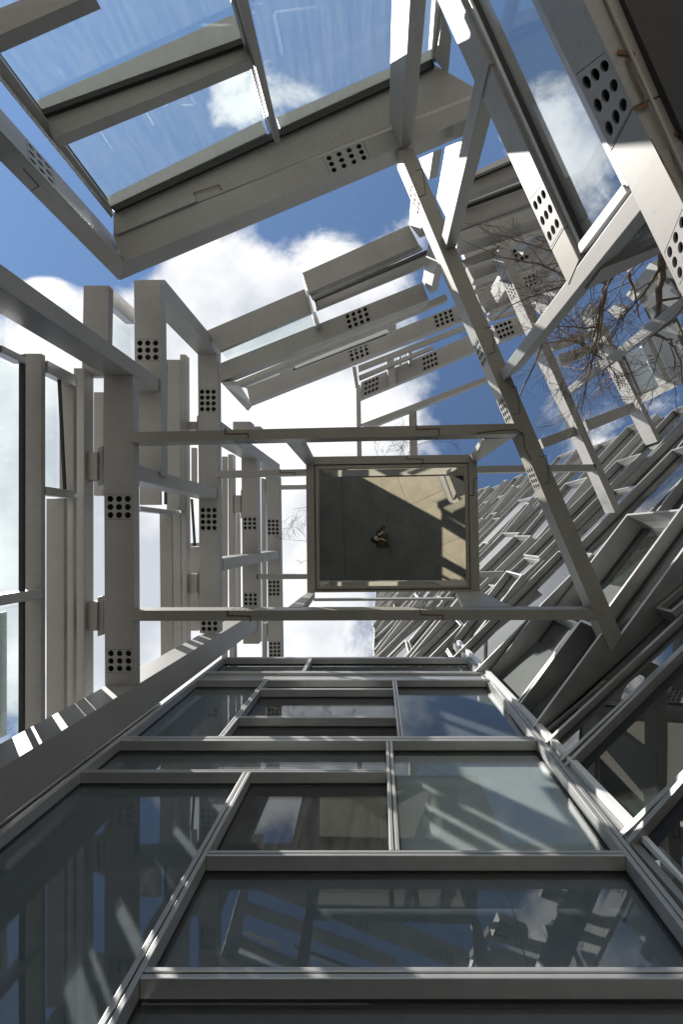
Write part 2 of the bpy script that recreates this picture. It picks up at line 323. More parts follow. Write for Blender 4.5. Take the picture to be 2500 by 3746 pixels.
wrail(108, 190, 208, 368, 2135)
wrail(338, 387, 430, 435, 2030)
wrail(272, 338, 341, 470, 1010)
wrail(212, 294, 298, 1032, 2095); wrail(298, 338, 341, 1025, 2060)
wrail(765, 826, 857, 396, 1085); wrail(826, 852, 870, 372, 1782, dx=8)
wrail(732, 787, 792, 1103, 1760, dx=6); wrail(792, 828, 832, 1098, 1740, dx=4)
wrail(640, 736, 742, 930, 1062)
wrail(1018, 1042, 1046, 840, 1850); wrail(1046, 1068, 1082, 830, 1850, dx=8)
wrail(1198, 1210, 1222, 940, 1800, dx=6)
wrail(1084, 1100, 1104, 1100, 1640, dx=4)
rail('beam', 1069, 1151, 680, 720, .3, 10.2); rail('beam', 1151, 1196, 702, 735, .3, 11.0)
wrail(878, 900, 906, 800, 1010); wrail(866, 912, 916, 1255, 1640)
wrail(430, 474, 478, 545, 1020); wrail(640, 735, 740, 555, 720, name='rail')
# gaskets and panes of the window wall
def wgask(x0, x1, y0, y1, dx=0): rail('gasket', x0, x1, y0, y1, .03, hw(x1) - .01, mat=M_GASKET, dx=dx)
wgask(86, 107, 372, 2130, -2); wgask(753, 764, 400, 1060); wgask(874, 884, 1035, 1250, 14)
rail('gasket', 262, 272, 478, 990, .03, hw(272) + .02, mat=M_GASKET, dx=26)
def lpane(x0, x1, y0, y1, mat=M_GLASS_CLEAR, name='pane', off=0.0):        # window sheet standing between two rails
    h0, h1_ = hw(x0), hw(x1); Y0 = (cC(0, y0)[1] - CY) / F0 * h0; Y1 = (cC(0, y1)[1] - CY) / F0 * h0
    return boxw(name, -XW - .012 - off, -XW - off, Y0, Y1, ZC + h0, ZC + h1_, mat, LW)
lpane(-60, 86, 372, 1470); lpane(212, 262, 480, 985); lpane(505, 600, 180, 390)
def lsheet(x0, x1, y0, y1): lpane(x0, x1, y0, y1, M_WHITEPANEL, 'white_panel', .03)
lpane(-60, 86, 1545, 2140); lpane(0, 46, 1560, 2140, M_WHITEPANEL, 'white_panel', .03)
# posts (vertical, so they run towards the zenith in view)
def cpost(name, pts, href, h0, h1_, cuts=()): return post(name, pts, href, h0, h1_, M_STEEL, LW, cuts)
cpost('post', [cC(476, 466), cC(611, 466), cC(611, 396), cC(476, 396)], H1, -ZC, 6.14)
cpost('post', [cC(908, 373), cC(997, 373), cC(997, 318), cC(908, 318)], H2, 6.322, H2 + .2)
cpost('post', [cC(478, 945), cC(611, 945), cC(611, 872), cC(478, 872)], H1, H1 + .13, H2)
cpost('post', [cC(1110, 850), cC(1180, 850), cC(1180, 800), cC(1110, 800)], H3, H2 + .2, H4 + .2)
cpost('post', [cC(918, 1368), cC(1008, 1368), cC(1008, 1310), cC(918, 1310)], H2, H2 + .2, H4)
cpost('post', [cE(486, 638), cE(622, 638), cE(622, 798), cE(486, 798)], H1, -ZC, H3 + .3, [])
# mullions of the window wall
for (x0, x1, ya, yb) in [(205, 335, 978, 1026), (-20, 186, 1478, 1540), (640, 822, 1068, 1098), (876, 914, 1237, 1258), (0, 110, 330, 372), (212, 340, 400, 470), (500, 610, 60, 160)]:
    h0, h1_ = hw(x0), hw(x1); Y = lambda y: (cC(0, y)[1] - CY) / F0 * h0
    boxw('mullion', -XW - .1, -XW + .02, Y(ya), Y(ya) + max(.05, (yb - ya) / k / F0 * h0 * .8), ZC + h0, ZC + h1_, M_FRAME, LW)
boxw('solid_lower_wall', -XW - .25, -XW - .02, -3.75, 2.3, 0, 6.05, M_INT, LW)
# brackets between frame and window wall
for (x0, x1, x2, y0, y1, h) in [(392, 446, 474, 820, 948, H1 + .05), (392, 446, 476, 1508, 1640, H1 + .05), (864, 905, 914, 1380, 1466, H2 + .08), (860, 902, 910, 680, 716, H2 + .08), (1074, 1104, 1112, 1018, 1098, H3 + .05), (1200, 1218, 1224, 945, 1000, H4 + .05), (1206, 1226, 1234, 1605, 1665, H4)]:
    br = rail('bracket', x0, x1, y0, y1, .16, h); beam('bracket_plate', [cC(x1 + 1, y0 - 22), cC(x1 + 1, y1 + 26), cC(x2 - 3, y1 + 18), cC(x2 - 3, y0 - 30)], h + .03, .14, M_STEEL, br)

# ------------------------------------------------------------------ mirror canopy
MC = thing('mirror_canopy', 'steel ring of beams carrying a square ceiling mirror that shows the plaza', 'canopy', (0, 0, 0))
def mb(name, Q, h, d, cuts=(), mat=None, par=None): return beam(name, Q, h, d, mat or M_STEEL, par or MC, cuts)
r1 = mb('ring_beam', [cC(590, 728), cD(800, 688), cD(820, 737), cC(590, 776)], H1 - .012, .235, [('cd', cC(1058, 770), cC(1158, 770), 4, 2, .1, .9), ('cd', cD(345, 750), cD(445, 750), 4, 2, .1, .9)], M_STEEL_OLD)
r2 = mb('ring_beam', [cE(590, 293), cF(1150, 288), cF(1182, 336), cE(590, 341)], H1 - .012, .255, [('ab', cE(1055, 285), cE(1158, 285), 4, 2, .1, .9), ('ab', cF(355, 280), cF(450, 280), 4, 2, .1, .9)], M_STEEL_OLD)
def splice(c, pts, h, par, w=.02, mat=None): ribbon('splice_joint', [P(c(*p), h) for p in pts], w * .55, mat or M_DARKJOINT, par)
splice(cC, [(1035, 713), (1035, 738), (1138, 736), (1140, 752)], H1 - .012, r1, .03, M_RUST); splice(cD, [(343, 696), (345, 716), (447, 714), (449, 744)], H1 - .012, r1, .026, M_RUST)
splice(cE, [(1045, 294), (1045, 316), (1148, 318), (1150, 340)], H1 - .012, r2, .03, M_RUST); splice(cF, [(362, 290), (364, 312), (465, 314), (467, 336)], H1 - .012, r2, .026, M_RUST)
# brush-like rust run along the beam and round the corner joint
ribbon('rust_streak', [P(cD(*p), H1 - .0125) for p in [(620, 735), (720, 722), (800, 718), (832, 735)]], .014, M_RUST, r1, .001)
# ring that frames the mirror
o_ = q(cM, (45, 72), (1490, 50), (1515, 1205), (55, 1217)); i_ = q(cM, (112, 137), (1420, 120), (1440, 1190), (125, 1201))
for a, b, sp in ((0, 1, [(893, 62), (893, 90), (1035, 92), (1035, 126)]), (1, 2, [(1490, 255), (1463, 256), (1462, 396), (1428, 398)]), (2, 3, None), (3, 0, None)):
    r = mb('mirror_ring_beam', [o_[a], o_[b], i_[b], i_[a]], HM - .05, .25, mat=M_STEEL_OLD)
    if sp: splice(cM, sp, HM - .05, r, .022)
o2 = q(cM, (121, 147), (1413, 129), (1432, 1180), (133, 1191)); i2 = q(cM, (150, 177), (1390, 156), (1405, 1158), (160, 1166))
for a, b in ((0, 1), (1, 2), (2, 3), (3, 0)): mb('mirror_frame', [o2[a], o2[b], i2[b], i2[a]], HM - .035, .06, mat=M_STEEL_OLD)
o3 = q(cM, (110, 135), (1422, 118), (1442, 1192), (123, 1203)); i3 = q(cM, (123, 149), (1411, 131), (1430, 1178), (135, 1189))
for a, b in ((0, 1), (1, 2), (2, 3), (3, 0)): mb('gasket', [o3[a], o3[b], i3[b], i3[a]], HM - .015, .05, mat=M_RUST if a == 1 else M_GASKET)
mb('mirror_pane', q(cM, (140, 167), (1400, 146), (1415, 1168), (150, 1176)), HM, .02, mat=M_MIRROR)
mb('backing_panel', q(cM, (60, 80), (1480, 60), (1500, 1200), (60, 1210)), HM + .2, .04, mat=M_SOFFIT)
# struts from the lower ring up to the mirror ring
def strut(A, B, hA, hB, par=MC, name='strut', mat=None):
    """raking strut: quad A (px) at level hA, quad B (px) at level hB"""
    return hexa(name, [P(p, hA) for p in A], [P(p, hB) for p in B], mat or M_STEEL, par)
strut(q(cC, (1308, 772), (1385, 770), (1392, 745), (1318, 745)), q(cC, (1402, 878), (1440, 872), (1440, 842), (1404, 840)), H1 + .2, HM - .05)
strut(q(cD, (655, 762), (785, 755), (770, 735), (650, 738)), q(cD, (597, 862), (628, 862), (620, 835), (590, 835)), H1 + .2, HM - .05)
strut(q(cE, (1320, 278), (1388, 276), (1400, 300), (1330, 300)), q(cE, (1408, 210), (1446, 210), (1446, 235), (1408, 235)), H1 + .2, HM - .05)
strut(q(cF, (560, 275), (780, 272), (760, 300), (560, 300)), q(cF, (525, 205), (636, 202), (636, 225), (525, 225)), H1 + .2, HM - .05)
# rungs that tie the ring to the walls
mb('rung', [cT(355, 549), cT(1165, 534), cT(1165, 588), cT(355, 607)], H2 - .012, .18)
mb('rung', [cT(918, 680), cT(1165, 677), cT(1165, 713), cT(918, 717)], H4, .2)
mb('rung', [cT(715, 1490), cT(1172, 1486), cT(1172, 1530), cT(715, 1532)], H3, .2)
mb('rung', [cS(92, 400), cS(945, 388), cS(945, 436), cS(92, 448)], H2, .18)
mb('rung', [cF(632, 117), cF(752, 113), cF(752, 140), cF(632, 142)], H3, .2)
mb('rung', [cE(1440, 240), cF(100, 240), cF(530, 236), cF(530, 246), cF(0, 252), cE(1440, 250)][0:1] + [cF(520, 236), cF(520, 246), cE(1440, 250)], H3, .2)
splice(cT, [(930, 538), (930, 565), (1060, 566), (1060, 590)], H2 - .012, MC, .03, M_RUST)

# ------------------------------------------------------------------ wall at the top of the picture: beams level by level
TW = thing('glazed_screen_wall', 'grey steel wall at the top with big clear panes showing blue sky', 'screen wall', (0, -5, 0))
def tb(name, Q, h, d, cuts=(), mat=None): return beam(name, Q, h, d, mat or M_STEEL, TW, cuts)
_b = [P(p, H1 + .01) for p in (cA(520, 1085), cB(660, 430), cB(690, 500), cA(570, 1205))]
t1 = hexa('beam', _b, [_b[0] + Vector((0, 0, .235)), _b[1] + Vector((0, 0, .235)), _b[2] + Vector((0, 0, .235)), P(cA(548, 1289), H1 + .245)], M_STEEL, TW, [('bot', .561, .671, .05, .95, 4, 3)])
print('T1 plate', (cA(1478, 740)[0] - cA(520, 1085)[0]) / (cB(660, 430)[0] - cA(520, 1085)[0]))
TP = Plane(P(cA(525, 965), H1), P(cA(1225, 625), H1))
def trail(name, oa, ob, ia, ib, depth, mat=None):
    """window rail: outer edge on the glass plane, inner edge traced"""
    A, B = TP.at(oa), TP.at(ob); return beam(name, [oa, ob, ib, ia], [A.z - ZC, B.z - ZC, B.z - ZC, A.z - ZC], depth, mat or M_STEEL, TW)
trail('head_rail', cA(520, 968), cB(420, 292), cA(520, 1082), cB(640, 420), .10)
trail('gasket', cA(505, 950), cB(420, 270), cA(525, 972), cB(428, 302), .03, M_GASKET)
trail('transom', cA(192, 528), cA(1128, 192), cA(245, 638), cA(1156, 268), .10)
trail('gasket', cA(180, 508), cA(1118, 172), cA(194, 530), cA(1130, 196), .03, M_GASKET)
def tout(oa, ob, c, d, name='outer_ledge'):
    A, B = TP.at(oa), TP.at(ob); return beam(name, [c, d, ob, oa], [A.z - ZC + .02, B.z - ZC + .02, B.z - ZC + .02, A.z - ZC + .02], .05, M_FRAME, TW)
tout(cA(505, 950), cA(1225, 612), cA(488, 905), cA(1200, 552)); tout(cA(1285, 590), cB(420, 270), cA(1268, 540), cB(405, 232)); tout(cA(180, 508), cA(1118, 172), cA(165, 462), cA(1070, 66))
trail('transom', cA(-60, 60), cA(290, -80), cA(-60, 190), cA(430, -25), .10)
facebox('pane', q(cA, (180, 508), (1118, 172), (1060, -20), (-190, -20)), TP, .012, M_GLASS_CLEAR, TW, -.015)
facebox('pane', q(cA, (505, 950), (1225, 612), (1150, 285), (280, 660)), TP, .012, M_GLASS_CLEAR, TW, -.015)
facebox('pane', [cA(1280, 590), cB(425, 275), cB(435, -20), cA(1140, -20)], TP, .012, M_GLASS_CLEAR, TW, -.015)
# jambs and the centre mullion
facebox('jamb', q(cA, (0, 268), (515, 962), (512, 985), (0, 372)), TP, .10, M_STEEL, TW, .12)
facebox('jamb', q(cA, (0, 372), (512, 1002), (520, 988), (0, 350)), TP, .04, M_FRAME, TW, .17)
facebox('gasket', q(cA, (0, 248), (492, 912), (512, 955), (0, 270)), TP, .03, M_GASKET, TW, .02)
TM = facebox('mullion', q(cA, (1092, 0), (1268, 665), (1290, 655), (1140, 0)), TP, .16, M_STEEL, TW, .22)
facebox('mullion_cap', q(cA, (1060, 0), (1235, 610), (1246, 640), (1078, 0)), TP, .05, M_FRAME, TW, .10)
facebox('jamb', q(cB, (432, 0), (412, 265), (432, 290), (462, 40)), TP, .08, M_WHITEPANEL, TW, .05)
facebox('jamb', q(cB, (465, 60), (435, 285), (490, 350), (505, 170)), TP, .08, M_STEEL, TW, .12)
facebox('gasket', q(cB, (458, 50), (426, 285), (434, 290), (466, 60)), TP, .03, M_GASKET, TW, .07)
# corner member at the left end and posts under the beam
cV = crop(0, 350, 3.134)
lo = 4.0
RK = hexa('raking_post', [P(cV(-60, 335), lo), P(cA(571, 1206), H1 + .01), P(cA(548, 1289), H1 + .245), P(cV(-60, 690), lo + .2)],
     [P(cV(-60, 80), lo + .2), P(cA(521, 1085), H1 + .245), P(cA(530, 1150), H1 + .40), P(cV(-60, 300), lo + .45)], M_STEEL, TW, [('ab', .205, .395, .04, .96, 3, 3)])
ribbon('splice_joint', [P(cV(*p), lo + (H1 - lo) * (p[0] + 60) / 1480 + .02) for p in [(270, 845), (450, 1045), (362, 1088)]], .008, M_DARKJOINT, RK)
post('post', q(cB, (217, 560), (275, 682), (331, 662), (272, 540)), H1, -ZC, H1 + .005, M_STEEL, TW)
ribbon('rust_streak', [P(cA(*p), H1 + .008) for p in [(700, 1008), (760, 988)]], .02, M_RUST, t1, .001)
ribbon('rust_streak', [P(cA(*p), H1 + .008) for p in [(892, 926), (892, 885), (1005, 850), (1016, 872)]], .012, M_RUST, t1, .001)
# recessed cable channel between head rail and beam
tb('cover_or_sky_strip', [cA(520, 1050), cA(890, 895), cA(900, 925), cA(535, 1078)], H1 - .02, .03)
# level 2
tb('sill_beam', q(cR, (0, 588), (815, 240), (888, 425), (122, 750)), H2 - .35, .08)
facebox('pane', [cR(130, 752), cR(885, 432), cR(905, 545), cR(190, 826)], Plane(P(cR(130, 830), H2), P(cR(905, 545), H2)), .012, M_GLASS_CLEAR, TW, 0)
tb('sill_beam', [cR(795, 110), cP(215, 838), cP(302, 1003), cR(850, 276)], H2 - .55, .08)
tb('head_rail', [cR(858, 280), cP(305, 1000), cP(330, 1025), cR(880, 318)], H2 - .45, .08, mat=M_FRAME)
tb('gasket', [cR(885, 318), cP(365, 1040), cP(370, 1070), cR(895, 342)], H2 - .30, .06, mat=M_GASKET)
tb('rail', [cR(895, 342), cP(370, 1070), cP(350, 1160), cR(912, 404)], H2 - .28, .10)
v1 = tb('beam', [cR(125, 850), cP(325, 1310), cP(378, 1447), cR(126, 1000)], H2, .20, [('bot', cR(1143, 490), cR(1340, 410), 4, 3)])
tb('mullion', q(cR, (870, 425), (905, 428), (942, 525), (905, 545)), H2 - .2, .2, mat=M_FRAME)
tb('mullion', q(cR, (795, 108), (802, 120), (890, 420), (868, 412)), H2 - .45, .2, mat=M_FRAME)
tb('rail', [cR(232, 1008), cR(1180, 640), cP(520, 1390), cP(535, 1440), cR(1180, 690), cR(300, 1030)][0:1] + [cP(520, 1400), cP(535, 1445), cR(300, 1035)], H2 + .35, .12)
tb('end_member', q(cR, (127, 1002), (262, 996), (374, 1176), (334, 1224)), [H2, H2, H3, H3], .2)
tb('cover_or_sky_strip', q(cR, (300, 1022), (605, 915), (612, 940), (345, 1040)), H2 + .7, .03, mat=M_WHITEPANEL)  # white strip added to imitate bright sky in a gap
tb('cover_or_sky_strip', q(cR, (735, 868), (1490, 570), (1510, 590), (740, 890)), H2 + .72, .03, mat=M_WHITEPANEL)  # sky brightness of an open slit painted as a white strip
tb('gasket', q(cR, (720, 895), (1485, 600), (1490, 615), (725, 905)), H2 + .8, .03, mat=M_GASKET)
v2 = tb('beam', [cR(345, 1060), cP(690, 1465), cP(720, 1580), cR(370, 1177)], H3, .24, [('bot', cR(1180, 790), cR(1345, 725), 4, 3), ('bot', cP(412, 1605), cP(580, 1555), 4, 3)])
tb('rail', [cR(250, 1000), cR(1568, 500), cR(1568, 590), cR(345, 1055)], H3 - .9, .10)
v3 = tb('beam', q(cD, (90, 500), (600, 280), (618, 355), (85, 577)), H4, .25, [('bot', cD(98, 520), cD(168, 495), 4, 3), ('bot', cD(368, 410), cD(440, 385), 4, 3)])
tb('rail', q(cD, (75, 425), (620, 215), (625, 235), (78, 450)), H4 - .6, .1); tb('rail', q(cD, (78, 470), (420, 330), (425, 345), (82, 490)), H4 - .3, .1)
for (a, b, c, d) in [((205, 400), (240, 390), (250, 500), (220, 515)), ((262, 375), (272, 372), (276, 408), (266, 412)), ((305, 350), (322, 345), (326, 408), (310, 412))]:
    tb('mullion', q(cD, a, b, c, d), H4 - .25, .2)
tb('mullion', q(cD, (48, 430), (66, 428), (78, 510), (62, 512)), H4 - .4, .3)
tb('upper_beam', q(cD, (66, 512), (86, 512), (92, 860), (72, 860)), 14.6, .3); tb('upper_beam', q(cD, (308, 628), (345, 618), (350, 860), (314, 860)), 15.0, .3)
tb('upper_beam', q(cD, (88, 692), (668, 472), (672, 492), (150, 700)), 14.6, .3)
# levels seen to the right of the cross beam
tb('outer_ledge', q(cP, (750, 405), (1180, 195), (1200, 245), (742, 442)), H1 + .9, .06, mat=M_FRAME)
tb('gasket', q(cP, (742, 440), (1200, 240), (1205, 262), (738, 462)), H1 + .95, .05, mat=M_GASKET)
tb('head_rail', q(cP, (738, 462), (1205, 262), (1270, 380), (700, 602)), H1 + 1.0, .12)
tb('rail', q(cP, (712, 620), (1280, 400), (1290, 430), (700, 655)), H1 + 1.3, .1, mat=M_FRAME)
tb('gasket', q(cP, (690, 665), (1290, 448), (1295, 470), (682, 692)), H1 + 1.36, .05, mat=M_GASKET)
tb('beam', q(cP, (660, 700), (1300, 472), (1370, 600), (630, 868)), H1 + 1.45, .12)
tb('cover_or_sky_strip', q(cP, (640, 872), (1230, 645), (1240, 668), (640, 892)), H1 + 1.5, .06, mat=M_STEEL_OLD)
tb('beam', q(cP, (622, 912), (1400, 650), (1420, 740), (612, 1008)), H2 - .1, .36, [])
tb('rail', q(cP, (640, 1130), (960, 1000), (985, 1060), (680, 1165)), H2 + .3, .1)
tb('beam', q(cP, (690, 1178), (1450, 880), (1480, 1010), (750, 1292)), H2 + .5, .2, [('bot', cP(1160, 1310), cP(1270, 1260), 3, 3)])
tb('rail', q(cP, (740, 1300), (1400, 1060), (1410, 1100), (765, 1345)), H3 - .6, .15)
tb('beam', q(cP, (770, 1400), (1350, 1190), (1370, 1300), (800, 1480)), H3 - .35, .2, [('bot', cP(1160, 1320), cP(1268, 1285), 3, 3)])
tb('rail', q(cP, (815, 1490), (1400, 1290), (1410, 1330), (850, 1550)), H3 - .1, .1); tb('rail', q(cP, (860, 1590), (1250, 1480), (1255, 1520), (880, 1620)), H3 + .3, .1)
tb('beam', q(cP, (900, 1655), (1180, 1555), (1200, 1690), (960, 1790)), H3 + .8, .25, [('bot', cP(935, 1715), cP(1075, 1675), 4, 3)])

_o = Vector((.39, .92, 0))
def lit(name, Q, ref, h, cuts=()):
    a = P(ref, h); return facebox(name, Q, Plane(a, a + _o), .14, M_STEEL, TW, 0, cuts)
lit('post', q(cP, (518, 200), (655, 145), (520, 775), (443, 618)), cP(443, 618), 6.6, [(.05, .32, .1, .9, 3, 3)])
lit('post', q(cP, (298, 292), (416, 240), (382, 470), (330, 380)), cP(382, 470), 6.9)
lit('end_plate', q(cP, (232, 610), (328, 815), (305, 945), (218, 835)), cP(305, 945), 7.6)
lit('post', q(cP, (378, 975), (450, 1130), (392, 1400), (325, 1300)), cP(392, 1400), 8.3)
lit('end_plate', q(cP, (888, 1352), (942, 1258), (1042, 1270), (970, 1430)), cP(970, 1430), 9.6)
tb('upper_beam', q(cP, (640, 1010), (1330, 770), (1450, 1140), (760, 1330)), H3 + 2.2, .2); tb('upper_beam', q(cP, (720, 1330), (1380, 1150), (1400, 1240), (790, 1440)), H3 + 2.0, .2)
tb('upper_beam', q(cP, (600, 560), (1250, 330), (1370, 640), (640, 900)), H2 + 1.2, .2); tb('upper_beam', q(cP, (840, 1500), (1300, 1360), (1310, 1420), (880, 1560)), H3 + 2.0, .2)
# ------------------------------------------------------------------ right wall: cross beam, posts, lower glazed wall
RW = thing('braced_window_wall', 'sunlit white steel wall on the right with a slanting tall window and rust marks', 'screen wall', (3, -2, 0))
E = beam('cross_beam', [cP(130, 230), cF(1240, 488), cF(1290, 410), cP(250, 200)], H1, .26, M_STEEL_OLD, RW,
         [('ab', cP(205, 470), cP(290, 690), 3, 3, .08, .92), ('ab', cD(612, 290), cD(655, 400), 4, 3, .08, .92), ('ab', cD(722, 560), cD(775, 660), 4, 3, .08, .92), ('ab', cD(850, 880), cD(900, 975), 4, 3, .08, .92)])
splice(cP, [(275, 395), (330, 378), (355, 590), (300, 608)], H1, E, .012); splice(cD, [(660, 252), (690, 248), (704, 362), (672, 372)], H1, E, .012)
splice(cD, [(778, 524), (802, 518), (820, 640), (790, 650)], H1, E, .012); splice(cD, [(912, 842), (940, 836), (955, 958), (925, 970)], H1, E, .012)
ribbon('rust_streak', [P(cD(*p), H1 - .001) for p in [(800, 735), (835, 742), (840, 800), (870, 855)]], .012, M_RUST, E, .001)
WP = Plane(P((1482, 552.7), H1), P((2262.5, 2389), H1))
def wf(name, Q, th, mat=None, off=0.0, cuts=(), par=None): return facebox(name, Q, WP, th, mat or M_STEEL, par or RW, off, cuts)
wf('rail', q(cB, (372, -150), (964, 1148), (1020, 1047), (476, -150)), .2, cuts=[(.83, .995, .06, .94, 3, 3)])
wf('rail', q(cB, (966, 1151), (1040, 1310), (1090, 1195), (1022, 1051)), .2, M_STEEL_OLD)
post('post', [(1828, 1363), (1843, 1395), (1904, 1354), (1889, 1322)], H1, 2.36, H1 - .004, M_STEEL, RW)
post('post', q(cP, (480, 958), (518, 1040), (608, 1012), (570, 930)), H1, 3.35, H1 - .004, M_STEEL, RW)
wf('window_frame', q(cB, (480, -150), (1086, 1176), (1091, 1124), (520, -150)), .06, M_FRAME, -.03)
wf('gasket', q(cB, (521, -150), (1091, 1124), (1096, 1100), (535, -150)), .04, M_GASKET, -.05)
wf('pane', q(cB, (535, -150), (1094, 1112), (1296, 866), (800, -150)), .012, M_GLASS_F, -.08)
wf('window_frame', q(cB, (795, -150), (1300, 880), (1318, 850), (830, -150)), .06, M_FRAME, -.03)
wf('window_frame', q(cB, (1086, 1178), (1308, 884), (1288, 850), (1088, 1118)), .06, M_WHITEPANEL, -.02)
D2 = wf('rail', q(cB, (826, -150), (1238, 690), (1340, 490), (1038, -150)), .24, cuts=[(.60, .995, .06, .94, 3, 3)])
wf('rail', q(cB, (1241, 694), (1760, 1760), (1850, 1490), (1343, 496)), .24, cuts=[(.46, .60, .06, .94, 3, 3)])
# soffit and beam beyond the lower rail
h_s = WP.at(cB(1340, 490)).z - ZC
A0 = WP.at(cB(1038, -150)); A1 = WP.at(cB(1850, 1490))
n_ = -WP.n
zu = lambda p, hh: P(p, hh)
hA, hB = A0.z - ZC, A1.z - ZC
print('lower rail level', hA, hB)
ea, eb = cB(1230, -150), cB(1990, 1550)
B4 = [A0 + n_ * .243, A1 + n_ * .243, P(eb, hB), P(ea, hA)]
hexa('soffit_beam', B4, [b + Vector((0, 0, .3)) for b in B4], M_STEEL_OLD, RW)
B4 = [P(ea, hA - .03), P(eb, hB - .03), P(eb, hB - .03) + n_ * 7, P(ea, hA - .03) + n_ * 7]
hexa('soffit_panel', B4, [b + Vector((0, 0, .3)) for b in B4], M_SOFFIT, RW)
B4 = [P(cB(1150, -150), hA - .02), P(cB(1910, 1550), hB - .02), P(cB(1925, 1550), hB - .02), P(cB(1165, -150), hA - .02)]
hexa('drip_edge', B4, [b + Vector((0, 0, .018)) for b in B4], M_STEEL_OLD, RW)
for pts, w_ in (([(1275, 240), (1338, 250)], .022), ([(1338, 250), (1310, 270), (1330, 330), (1385, 440), (1398, 478), (1345, 498)], .010), ([(1350, 500), (1400, 484)], .02), ([(1545, 610), (1568, 585)], .03), ([(1420, 640), (1480, 760), (1545, 860)], .006)):
    ribbon('rust_streak', [P(cB(*p), hA - .0015 + (hB - hA) * (p[1] + 150) / 1640) for p in pts], w_, M_RUST, RW, .001)
# return wall behind the slanting window
RP = Plane(P((1842, 1395), H1), P((1842, 1395), H1) + Vector((.92, -.39, 0)))
facebox('return_rail', q(cQ, (772, 478), (1400, 170), (1390, 110), (905, 300)), RP, .12, M_STEEL, RW, .0)
facebox('return_frame', q(cQ, (905, 300), (1345, 108), (1345, 85), (1010, 235)), RP, .06, M_FRAME, RW, -.03)
facebox('pane', q(cQ, (1000, 240), (1345, 95), (1290, -60), (1130, 70)), RP, .012, M_GLASS_F, RW, -.06)
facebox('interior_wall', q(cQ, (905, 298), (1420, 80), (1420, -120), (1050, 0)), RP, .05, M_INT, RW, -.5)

# ------------------------------------------------------------------ second and third bays beyond it
BW = thing('stepped_steel_frame', 'sunlit steel frame stepping outwards behind the bare branches on the right', 'steel frame', (6, -3, 0))
def bb(name, Q, h, d, cuts=(), mat=None): return beam(name, Q, h, d, mat or M_STEEL, BW, cuts)
bb('cross_beam', [cP(945, 1035), cS(1080, 735), cS(1115, 700), cP(1010, 985)], H2, .36, [('ab', cP(1045, 1265), cP(1100, 1385), 4, 3, .1, .9)])
bb('cross_beam', [cQ(800, 590), cS(1385, 227), cS(1412, 212), cQ(840, 570)], H3, .5, [('ab', cQ(1075, 1160), cQ(1120, 1240), 4, 3, .1, .9)])
W2 = Plane(P(cP(945, 1035), H2), P(cS(1080, 735), H2)); W3 = Plane(P(cQ(800, 590), H3), P(cS(1385, 227), H3))
post('post', q(cQ, (600, 1290), (625, 1335), (680, 1312), (655, 1270)), H2, 3.0, H2, M_STEEL, BW, [('da', .86, .93, .1, .9, 3, 3)])
bb('rung', q(cQ, (398, 1692), (690, 1585), (720, 1655), (430, 1768)), H2 + .1, .12); bb('rung', q(cQ, (762, 1542), (1162, 1390), (1192, 1466), (795, 1627)), H3 - .4, .15)
bb('rung', q(cQ, (470, 905), (900, 780), (915, 825), (510, 965)), H3, .15); bb('rung', q(cQ, (545, 1000), (985, 870), (1005, 915), (572, 1092)), H3 + .3, .15)
facebox('post', q(cQ, (1215, 1345), (1600, 1165), (1600, 1225), (1232, 1402)), W3, .15, M_STEEL, BW, .0)
facebox('window_frame', q(cQ, (1062, 1022), (1208, 1362), (1216, 1338), (1080, 1020)), W3, .06, M_GASKET, BW, -.02)
facebox('pane', q(cQ, (1082, 1020), (1214, 1338), (1392, 1262), (1252, 925)), W3, .012, M_GLASS_F, BW, -.03)
facebox('backing_panel', q(cQ, (1075, 1015), (1214, 1345), (1400, 1265), (1255, 915)), W3, .05, M_WHITEPANEL, BW, -.3)
facebox('rail', q(cQ, (1218, 905), (1372, 1270), (1458, 1290), (1268, 875)), W3, .15, M_STEEL, BW, .0, [(.28, .5, .2, .8, 3, 3)])
facebox('pane', q(cQ, (1290, 870), (1480, 1235), (1640, 1150), (1480, 740)), W3, .012, M_GLASS_F, BW, -.05)
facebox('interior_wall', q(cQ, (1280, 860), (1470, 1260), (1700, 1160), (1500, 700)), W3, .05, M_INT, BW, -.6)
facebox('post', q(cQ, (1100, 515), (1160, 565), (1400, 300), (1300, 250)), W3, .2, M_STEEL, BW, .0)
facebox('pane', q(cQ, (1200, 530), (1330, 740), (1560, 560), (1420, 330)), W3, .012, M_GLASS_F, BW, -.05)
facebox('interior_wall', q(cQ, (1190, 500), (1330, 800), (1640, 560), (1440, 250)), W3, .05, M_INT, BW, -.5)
facebox('rail', q(cQ, (955, 640), (1030, 720), (1110, 640), (1000, 600)), W3, .15, M_STEEL, BW, .0)
facebox('post', q(cP, (885, 1380), (940, 1480), (1050, 1300), (1010, 1225)), W2, .2, M_STEEL, BW, .0)
facebox('rail', q(cP, (1060, 1010), (1145, 1090), (1220, 950), (1140, 970)), W2, .2, M_STEEL, BW, .0)
facebox('post', q(cP, (1215, 1500), (1330, 1600), (1480, 1260), (1400, 1180)), W3, .2, M_STEEL, BW, .0)

